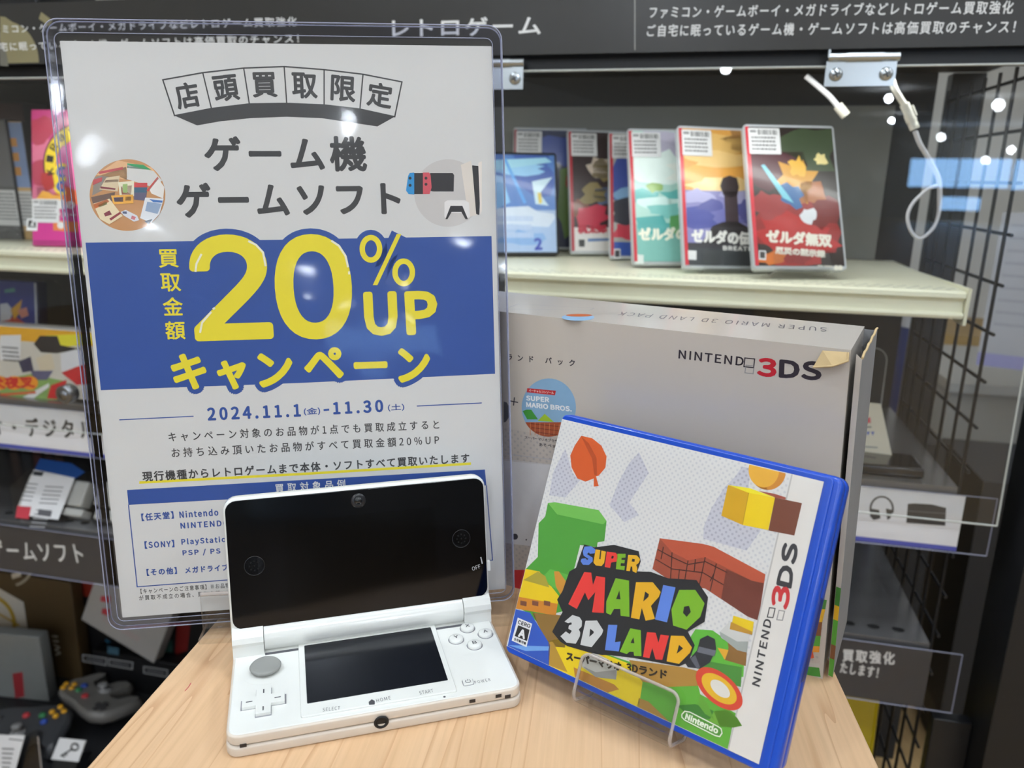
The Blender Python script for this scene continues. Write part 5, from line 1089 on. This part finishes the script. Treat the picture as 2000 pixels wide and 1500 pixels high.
# tilted white box with red marks
fr = SF(0, 0.243, -0.995, 0, 6); _a = fr.uv((158, 1210)); _b = fr.uv((300, 1296)); _t = fr.uv((215, 1110))
ax = (Vector(_b) - Vector(_a)).normalized(); ay = Vector((-ax.y, ax.x)); wf = Fr(fr.at(_a[0], _a[1]), fr.u * ax.x + fr.v * ax.y, fr.u * ay.x + fr.v * ay.y)
WW = (Vector(_b) - Vector(_a)).length; WHH = (Vector(_t) - Vector(_a)).length * 1.05
def art_fc(b, W, H):
    for p in ([(197, 1164), (216, 1164), (216, 1178), (196, 1174)], [(200, 1188), (217, 1190), (212, 1204), (198, 1198)]): b.P(p, A('B03040'), 2)
    lines(b, W * .25, H * .22, W * .5, 2, .006, .002, A('B09090'), 2)
zc = min(wf.at(*p).z for p in ((0, 0, -.05), (WW, 0, -.05), (WW, 0, 0))); 
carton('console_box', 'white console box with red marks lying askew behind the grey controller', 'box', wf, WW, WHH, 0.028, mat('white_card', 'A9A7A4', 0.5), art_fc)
fr = SF(0, 0.298, -0.999); x0 = fr.uv((166, 1300))[0]; x1, y1 = fr.uv((345, 1170))
def art_film(b, W, H):
    b.P([(150, 1132), (206, 1138), (200, 1170), (150, 1162)], A('7A2416'), 2)
    b.P([(210, 1265), (232, 1269), (232, 1284), (210, 1280)], A('3A5A6A'), 3); b.P([(205, 1248), (216, 1254), (212, 1266)], A('2E6A8A'), 3); b.P([(236, 1274), (262, 1280), (262, 1292), (238, 1288)], A('4A4C4E'), 3)
    b.P([(345, 1220), (372, 1216), (366, 1270), (342, 1280)], A('6A1A18'), 3); b.P([(320, 1250), (336, 1250), (336, 1275), (318, 1274)], A('2A4A44'), 3)
carton('boxed_game', 'black boxed game with a red flash in the dark right of the brown box', 'box', fr.sub(x0, .0005), x1 - x0 + .06, y1 - .0005 + .05, 0.008, mat('black_card', '141416', 0.4), art_film)
def controller(label, l, d, yaw, body, cable, lean=12):
    fr0 = Fr(SW(l, d, -0.988), EL * math.cos(yaw) + ED * math.sin(yaw), -EL * math.sin(yaw) + ED * math.cos(yaw))
    t = thing('game_controller', fr0, label, 'game controller')
    m_ = body; b = MB()
    half = [(0, .040), (.030, .042), (.055, .040), (.074, .026), (.080, .004), (.078, -.020), (.076, -.048), (.066, -.058), (.056, -.050), (.048, -.022), (.030, -.016), (.018, -.024), (.016, -.058), (.008, -.072), (0, -.073)]
    outl = half[::-1] + [(-x, y) for x, y in half[1:-1]]
    def sc_(k, dz): return [(x * k, (y + .01) * k - .01, dz) for x, y in outl]
    tl_ = math.radians(lean)
    def tlt(L): return [[(x, y * math.cos(tl_), z + .022 + y * math.sin(tl_)) for x, y, z in l_] for l_ in L]
    L = tlt([sc_(.86, -.014), sc_(.96, -.008), sc_(1.0, .002), sc_(.97, .010), sc_(.90, .014)])
    b.loops(L, m_, True, False)
    for s in (0, -1):
        b.add(L[s], tessellate_polygon([[Vector((p[0], p[1], 0)) for p in L[s]]]), m_)
    b.build('body', t)
    z_ = lambda y: .022 + y * math.sin(tl_) + .0135
    def btn(x, y, r_, c, nm='button', hgt=.005):
        bb_ = MB(); bb_.lathe([(r_, z_(y)), (r_, z_(y) + hgt * .6), (r_ * .7, z_(y) + hgt), (.0005, z_(y) + hgt * 1.05)], mat('btn_' + c, c, 0.35), (x, y, 0), 16); bb_.build(nm, t)
    for x, y in ((.052, .030), (.052, .010), (.042, .020), (.062, .020)): btn(x, y, .0050, 'D8A020')
    btn(.028, .014, .0062, '2E7A4A'); btn(.036, .000, .0062, '2E4FA8'); btn(0, .016, .0062, 'B8323A')
    bb_ = MB(); zz = z_(-.018); bb_.lathe([(.013, zz - .001), (.012, zz + .002), (.005, zz + .003), (.004, zz + .010), (.0085, zz + .012), (.0085, zz + .015), (.001, zz + .0155)], mat('stick_grey', '8A8A8A', 0.4), (0, -.018, 0), 18); bb_.build('analogue_stick', t)
    bb_ = MB(); zz = z_(.014); g_ = .0045; l_ = .0125
    bb_.prism([(-.052 + x, .014 + y) for x, y in [(-g_, -l_), (g_, -l_), (g_, -g_), (l_, -g_), (l_, g_), (g_, g_), (g_, l_), (-g_, l_), (-g_, g_), (-l_, g_), (-l_, -g_), (-g_, -g_)]], zz - .002, zz + .004, mat('pad_dark', '3A3A3C', 0.5)); bb_.build('direction_pad', t)
    return t
controller('charcoal game controller with yellow buttons in clear wrap at the lower left', -1.145, 0.086, 0.35, mat('pad_charcoal', '3A3C40', 0.35, coat=0.3), None)
controller('light grey game controller with yellow and green buttons beside the wooden table', -1.083, 0.186, 2.75, mat('pad_lightgrey', '74726F', 0.4, coat=0.2), None)
# key plate, tag holder
fr = SF(0, 0.02, -0.999, 0, 38); 
kf = fr; q = [kf.uv(p) for p in ((118, 1441), (169, 1446), (154, 1488), (101, 1483))]
kp = thing('key_plate', kf, 'white square plate with a black key symbol on a black block at the lower left', 'sign plate')
b = MB(kf); b.prism(q, 0, 0.002, mat('plate_white', 'D6D6D6', 0.4)); kf2 = kf.sub(0, 0, 0.002); b2 = MB(kf2)
b2.S(arcpx(146, 1459, 7, 6.5, 0, 360, 16), 3.2, A('1A1A1A'), 2); b2.S([(141, 1463), (118, 1477)], 3.2, A('1A1A1A'), 2); b2.S([(122, 1474), (126, 1479)], 3, A('1A1A1A'), 2); b2.S([(127, 1471), (131, 1475)], 3, A('1A1A1A'), 2)
b.build('plate', kp); b2.build('key_symbol', kp).location = (0, 0, 0.002)
qc = [sum(p[0] for p in q) / 4, sum(p[1] for p in q) / 4]; b = MB(); b.box((qc[0] - .022, 0.0005, -0.03), (qc[0] + .022, qc[1], -0.0005), mat('lock_block', '1A1B1C', 0.3)); b.build('block', kp)
fr = SF(0, -0.004, -0.999, 0, 18); q = [fr.uv(p) for p in ((-30, 1434), (49, 1436), (26, 1520), (-40, 1520))]
b = MB(fr); b.prism(q, 0, 0.0005, STK)
for k in range(6): b.S([(4, 1458 + k * 9 + 4), (28 - k * 2, 1459 + k * 9 + 4)], 3, A('7A7A7C'), 22)
b.S([(18, 1443), (45, 1446)], 2, A('5A5A5C'), 22); o = b.build('price_tag', None, fr); tag(o, 'white price tag at the bottom left corner beside the key plate', 'tag')
f2 = SF(0, 0.004, -0.999, 0, 18); q = [f2.uv(p) for p in ((30, 1436), (75, 1438), (84, 1520), (20, 1520))]; b = MB(); b.prism(q, 0, 0.001, BAG); b.tube([(*p, 0.001) for p in q[1:3]], .0012, ACE, 5); o = b.build('clear_tag_holder', None, f2); tag(o, 'clear tag holder edge between the price tag and the key plate', 'tag holder')
# ---------------------------------------------------------------- right-hand goods
fr = SF(0, 0.075, -0.3125, -8, 14); x0, y0 = fr.uv((1660, 915)); x1, y1 = fr.uv((1713, 788)); xr = fr.uv((1742, 912))[0]
bk = thing('booklet', fr, 'cream booklet with red and blue print leaning on a clear stand behind the white carton', 'booklet')
b = MB(fr); b.prism([(x0, 0.008), (xr, 0.008), (x1 + .004, y1), (x0 + .004, y1)], -0.003, 0, mat('cream_paper', 'CFC8B4', 0.5)); b.build('pages', bk)
b = MB(fr); b.P([(1684, 818), (1700, 815), (1701, 826), (1684, 826)], A('B83A44'), 2)
for x in (1683, 1692, 1701): b.P([(x, 843), (x + 7, 843), (x + 3.5, 851)], A('3A4A9A'), 2)
b.S([(1682, 834), (1702, 834)], 3, A('5A5A5A'), 2); b.S([(1680, 872), (1714, 874)], 3, A('7A7A78'), 2); b.build('cover_print', bk)
f2 = SF(0, 0.110, -0.3125, -8, 8); x0, y0 = f2.uv((1680, 900)); x1, y1 = f2.uv((1735, 682))
b = MB(); q = rrect(x0 - .03, 0.002, x1, y1, .014, 6); b.prism(q, -.002, 0, ACR); b.tube([(*p, 0) for p in q], .0007, mat('acrylic_edge_dim', '9A9C9A', 0.2), 5, True); b.box((x0 - .03, 0, -.03), (x1, .002, .02), ACR); o = b.build('acrylic_stand', None, f2); tag(o, 'rounded clear acrylic stand behind the cream booklet', 'display stand')
b = MB(); b.rslab(0, 0, 0.13, 0.05, .004, 0, .012, mat('black_gloss', '15161A', 0.12, coat=0.6), bev=.003, n=3); f3 = Fr(SW(0.085, 0.012, -0.3125), EL, ED); o = b.build('black_case', None, f3); tag(o, 'flat black glossy case lying in front of the cream booklet', 'case')
f3 = SF(0.150, 0.03, -0.9995, 0, 6); b = MB(f3); b.rslab(0, 0, .075, .385, .004, -.05, 0, mat('yellow_pack', 'B8A20E', 0.25, vary=0.06, coat=0.5), bev=.006, n=3); o = b.build('yellow_package', None, f3); tag(o, 'shiny yellow package on the lowest shelf right of the wooden table', 'package')
f3 = SF(-0.20, 0.06, -0.5025); b = MB(); b.rslab(0, 0, .33, .155, .004, -.16, 0, mat('black_gloss', '15161A', 0.12, coat=0.6), bev=.004, n=2); o = b.build('black_console', None, f3); tag(o, 'large black console body standing in the dark behind the white carton', 'console')
# beyond the mesh
f3 = SF(0.62, 1.25, -EYE); b = MB(); b.rslab(0, 0, 1.2, EYE - 0.515, .004, -.5, 0, mat('counter_grey', '8F8F8C', 0.5), bev=.004, n=1); b.box((-.005, EYE - .515, -.505), (1.21, EYE - .49, .01), mat('counter_top', 'A8A8A4', 0.4)); o = b.build('store_counter', None, f3); tag(o, 'grey shop counter seen through the wire mesh', 'counter')
f3 = SF(0.46, 1.9, -EYE); b = MB(); b.box((0, 0, -.4), (.62, .66, 0), wood('tan_panel', 'A88A50', '9A7C46', '7A5E34', .5)); o = b.build('tan_bench', None, f3); tag(o, 'tan wooden bench behind the grey counter, seen through the mesh', 'bench')
f3 = SF(0.375, 0.70, -EYE); bt = thing('spray_bottle', f3, 'white bottle with a navy label seen through the rear of the mesh', 'bottle')
BW = mat('bottle_white', 'B9BABC', 0.35); zb = EYE - .46
b = MB(); b.lathe([(.001, 0), (.034, .0), (.036, .004), (.036, .245), (.030, .262), (.016, .272), (.014, .30), (.001, .301)], BW, (0, 0, 0), 20, 1); o = b.build('bottle_body', bt); o.location = (0, zb, 0)
b = MB(); b.lathe([(.0364, .02), (.0364, .20)], mat('label_navy', '26386E', 0.35), (0, 0, 0), 24, 1)
for k in range(3): b.box((-.012 + k * .011, .06 + .02 * k, .0355), (-.009 + k * .011, .16, .0372), A('A9B0C4'))
o = b.build('bottle_label', bt); o.location = (0, zb, 0)
f4 = SF(0.33, 0.62, -EYE); b = MB(); b.box((0, 0, -.3), (.10, zb - .002, 0), BLK2); o = b.build('black_pedestal', None, f4); tag(o, 'black pedestal under the white bottle behind the mesh', 'pedestal')
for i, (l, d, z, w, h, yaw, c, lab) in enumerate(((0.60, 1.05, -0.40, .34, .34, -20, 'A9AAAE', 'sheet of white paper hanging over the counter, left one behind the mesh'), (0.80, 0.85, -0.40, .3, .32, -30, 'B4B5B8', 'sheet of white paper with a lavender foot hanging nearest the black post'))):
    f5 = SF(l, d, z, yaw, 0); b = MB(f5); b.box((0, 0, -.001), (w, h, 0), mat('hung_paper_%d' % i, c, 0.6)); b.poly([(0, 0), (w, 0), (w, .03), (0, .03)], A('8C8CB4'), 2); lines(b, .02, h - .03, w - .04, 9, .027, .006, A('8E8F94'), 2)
    o = b.build('hanging_notice', None, f5); tag(o, lab, 'notice')
b = MB()
for k in range(5): b.tube(smooth([(0.40 + .02 * k, 0.10 + .05 * k, .006 + .004 * k), (0.55, 0.18 + .04 * k, .010), (0.75, 0.12 + .05 * k, .008), (0.95, 0.30, .008)]), .004, mat('cable_black', '1E1F22', 0.5), 6)
ff_ = Fr(SW(0, 0, -EYE), EL, ED); o = b.build('floor_cables', None, ff_); tag(o, 'bundle of black cables lying on the floor beyond the black post', 'cables'); o['kind'] = 'stuff'
f3 = SF(0.50, 0.62, -EYE); b = MB(); b.box((0, .12, -.25), (.5, .62, 0), BLK2); b.box((.02, 0, -.2), (.05, .12, -.02), BLKM); b.box((.45, 0, -.2), (.48, .12, -.02), BLKM); o = b.build('black_cabinet', None, f3); tag(o, 'low black cabinet behind the lower part of the wire mesh', 'cabinet')
# on top of the shelving
f3 = SF(-1.215, 0.16, 0.1505); b = MB(); b.rslab(0, 0, .235, .20, .004, -.12, 0, mat('black_gloss', '15161A', 0.12, coat=0.6), bev=.004, n=2); o = b.build('black_box', None, f3); tag(o, 'black box on top of the shelving above the header sign at upper left', 'box')
f3 = SF(-1.30, 0.09, 0.1505); b = MB(f3); b.rslab(0, 0, .115, .12, .002, -.03, 0, STK, bev=.001, n=1)
for k in range(4): b.poly([(.02, .03 + k * .02), (.09, .03 + k * .02), (.09, .04 + k * .02), (.02, .04 + k * .02)], A('6A6A6C'), 2)
o = b.build('white_label_box', None, f3); tag(o, 'white labelled box at the extreme upper left above the header sign', 'box')

# ---------------------------------------------------------------- the room
PL = mat('wall_paint', 'C9C8C2', 0.8, vary=0.015, scale=3, gain=1.0)
X0, X1, Y0, Y1 = -6.0, 6.0, -27.0, 4.0
def slab(n, a, c, m): b = MB(); b.box(a, c, m); o = b.build(n); setting(o); return o
b = MB(); b.box((X0, Y0, -.05), (X1, Y1, 0), wood('floor_wood', 'B99C70', 'AD8F62', '94764C', 0.45, 0.35)); setting(b.build('floor'))
slab('ceiling', (X0, Y0, CEIL + .05), (X1, Y1, CEIL + .15), mat('ceiling_white', 'D6D6D4', 0.9, gain=1.0))
slab('wall_back', (X0, Y1, 0), (X1, Y1 + .1, CEIL + .05), PL); slab('wall_left', (X0 - .1, Y0, 0), (X0, Y1, CEIL + .05), PL); slab('wall_right', (X1, Y0, 0), (X1 + .1, Y1, CEIL + .05), PL)
slab('wall_front', (X0, Y0 - .1, 0), (X1, Y0, CEIL + .05), PL)
SKY = emit('daylight_sky', (0.30, 0.56, 0.95), 12.0)
DP = SW(0, -0.016, 0)
f3 = SF(-1.150, 0.264, -0.9995); b = MB(f3); b.rslab(0, 0, .225, .078, .002, -.030, 0, mat('black_card', '141416', 0.4), bev=.001, n=1)
for px_ in ((162, 1279), (213, 1287), (281, 1302)): b.S([(px_[0], px_[1]), (px_[0] + 46, px_[1] + 7), (px_[0] + 45, px_[1] + 20), (px_[0], px_[1] + 12)], 2.4, A('8C8C8C'), 3, True); b.S([(px_[0] + 6, px_[1] + 7), (px_[0] + 40, px_[1] + 13)], 4, A('5A5A5C'), 3)
b.P([(210, 1262), (232, 1266), (232, 1280), (210, 1276)], A('3A5A6A'), 3); o = b.build('boxed_game', None, f3); tag(o, 'black boxed game with framed captions under the tilted white box with red marks', 'box')
def mirror(px):
    d = ray(px); p = CAM + d * ((DP - CAM).dot(ED) / d.dot(ED)); r_ = d - ED * (2 * d.dot(ED)); return p + r_ * ((Y0 + .02 - p.y) / r_.y)
FRM = mat('window_frame', 'B4B6B8', 0.5)
for i, (pa, pb) in enumerate((((1780, 310), (1866, 366)), ((1876, 310), (1968, 368)), ((1984, 312), (2060, 372)), ((1840, 384), (1912, 412)))):  # last one: bright shelf signs mirrored in the door, drawn as a glowing pane
    a, c = mirror(pa), mirror(pb); xa, xb = sorted((a.x, c.x)); za, zb_ = sorted((a.z, c.z))
    b = MB(); b.box((xa, Y0 + .005, za), (xb, Y0 + .015, zb_), SKY)
    for q0, q1 in (((xa - .03, za - .03), (xa, zb_ + .03)), ((xb, za - .03), (xb + .03, zb_ + .03)), ((xa, za - .03), (xb, za)), ((xa, zb_), (xb, zb_ + .03))): b.box((q0[0], Y0 + .001, q0[1]), (q1[0], Y0 + .04, q1[1]), FRM)
    setting(b.build('window_%d' % (i + 1)))
for px_, y_ in (((1838, 268), -25.5), ((1950, 205), -19.5), ((1975, 293), -25.8), ((1925, 313), -26.2), ((1025, 50), -6.6), ((1310, 14), -6.3)):
    d = ray(px_); dd = -0.016 if px_[0] > 1500 else -0.026; q_ = SW(0, dd, 0); p_ = CAM + d * ((q_ - CAM).dot(ED) / d.dot(ED)); r_ = d - ED * (2 * d.dot(ED)); t_ = (y_ - p_.y) / r_.y
    h_ = p_ + r_ * t_
    if h_.z > CEIL - .12: h_ = p_ + r_ * ((CEIL - .12 - p_.z) / r_.z)
    lamp(h_, 26, 0.10 if dd == -0.016 else 0.11)
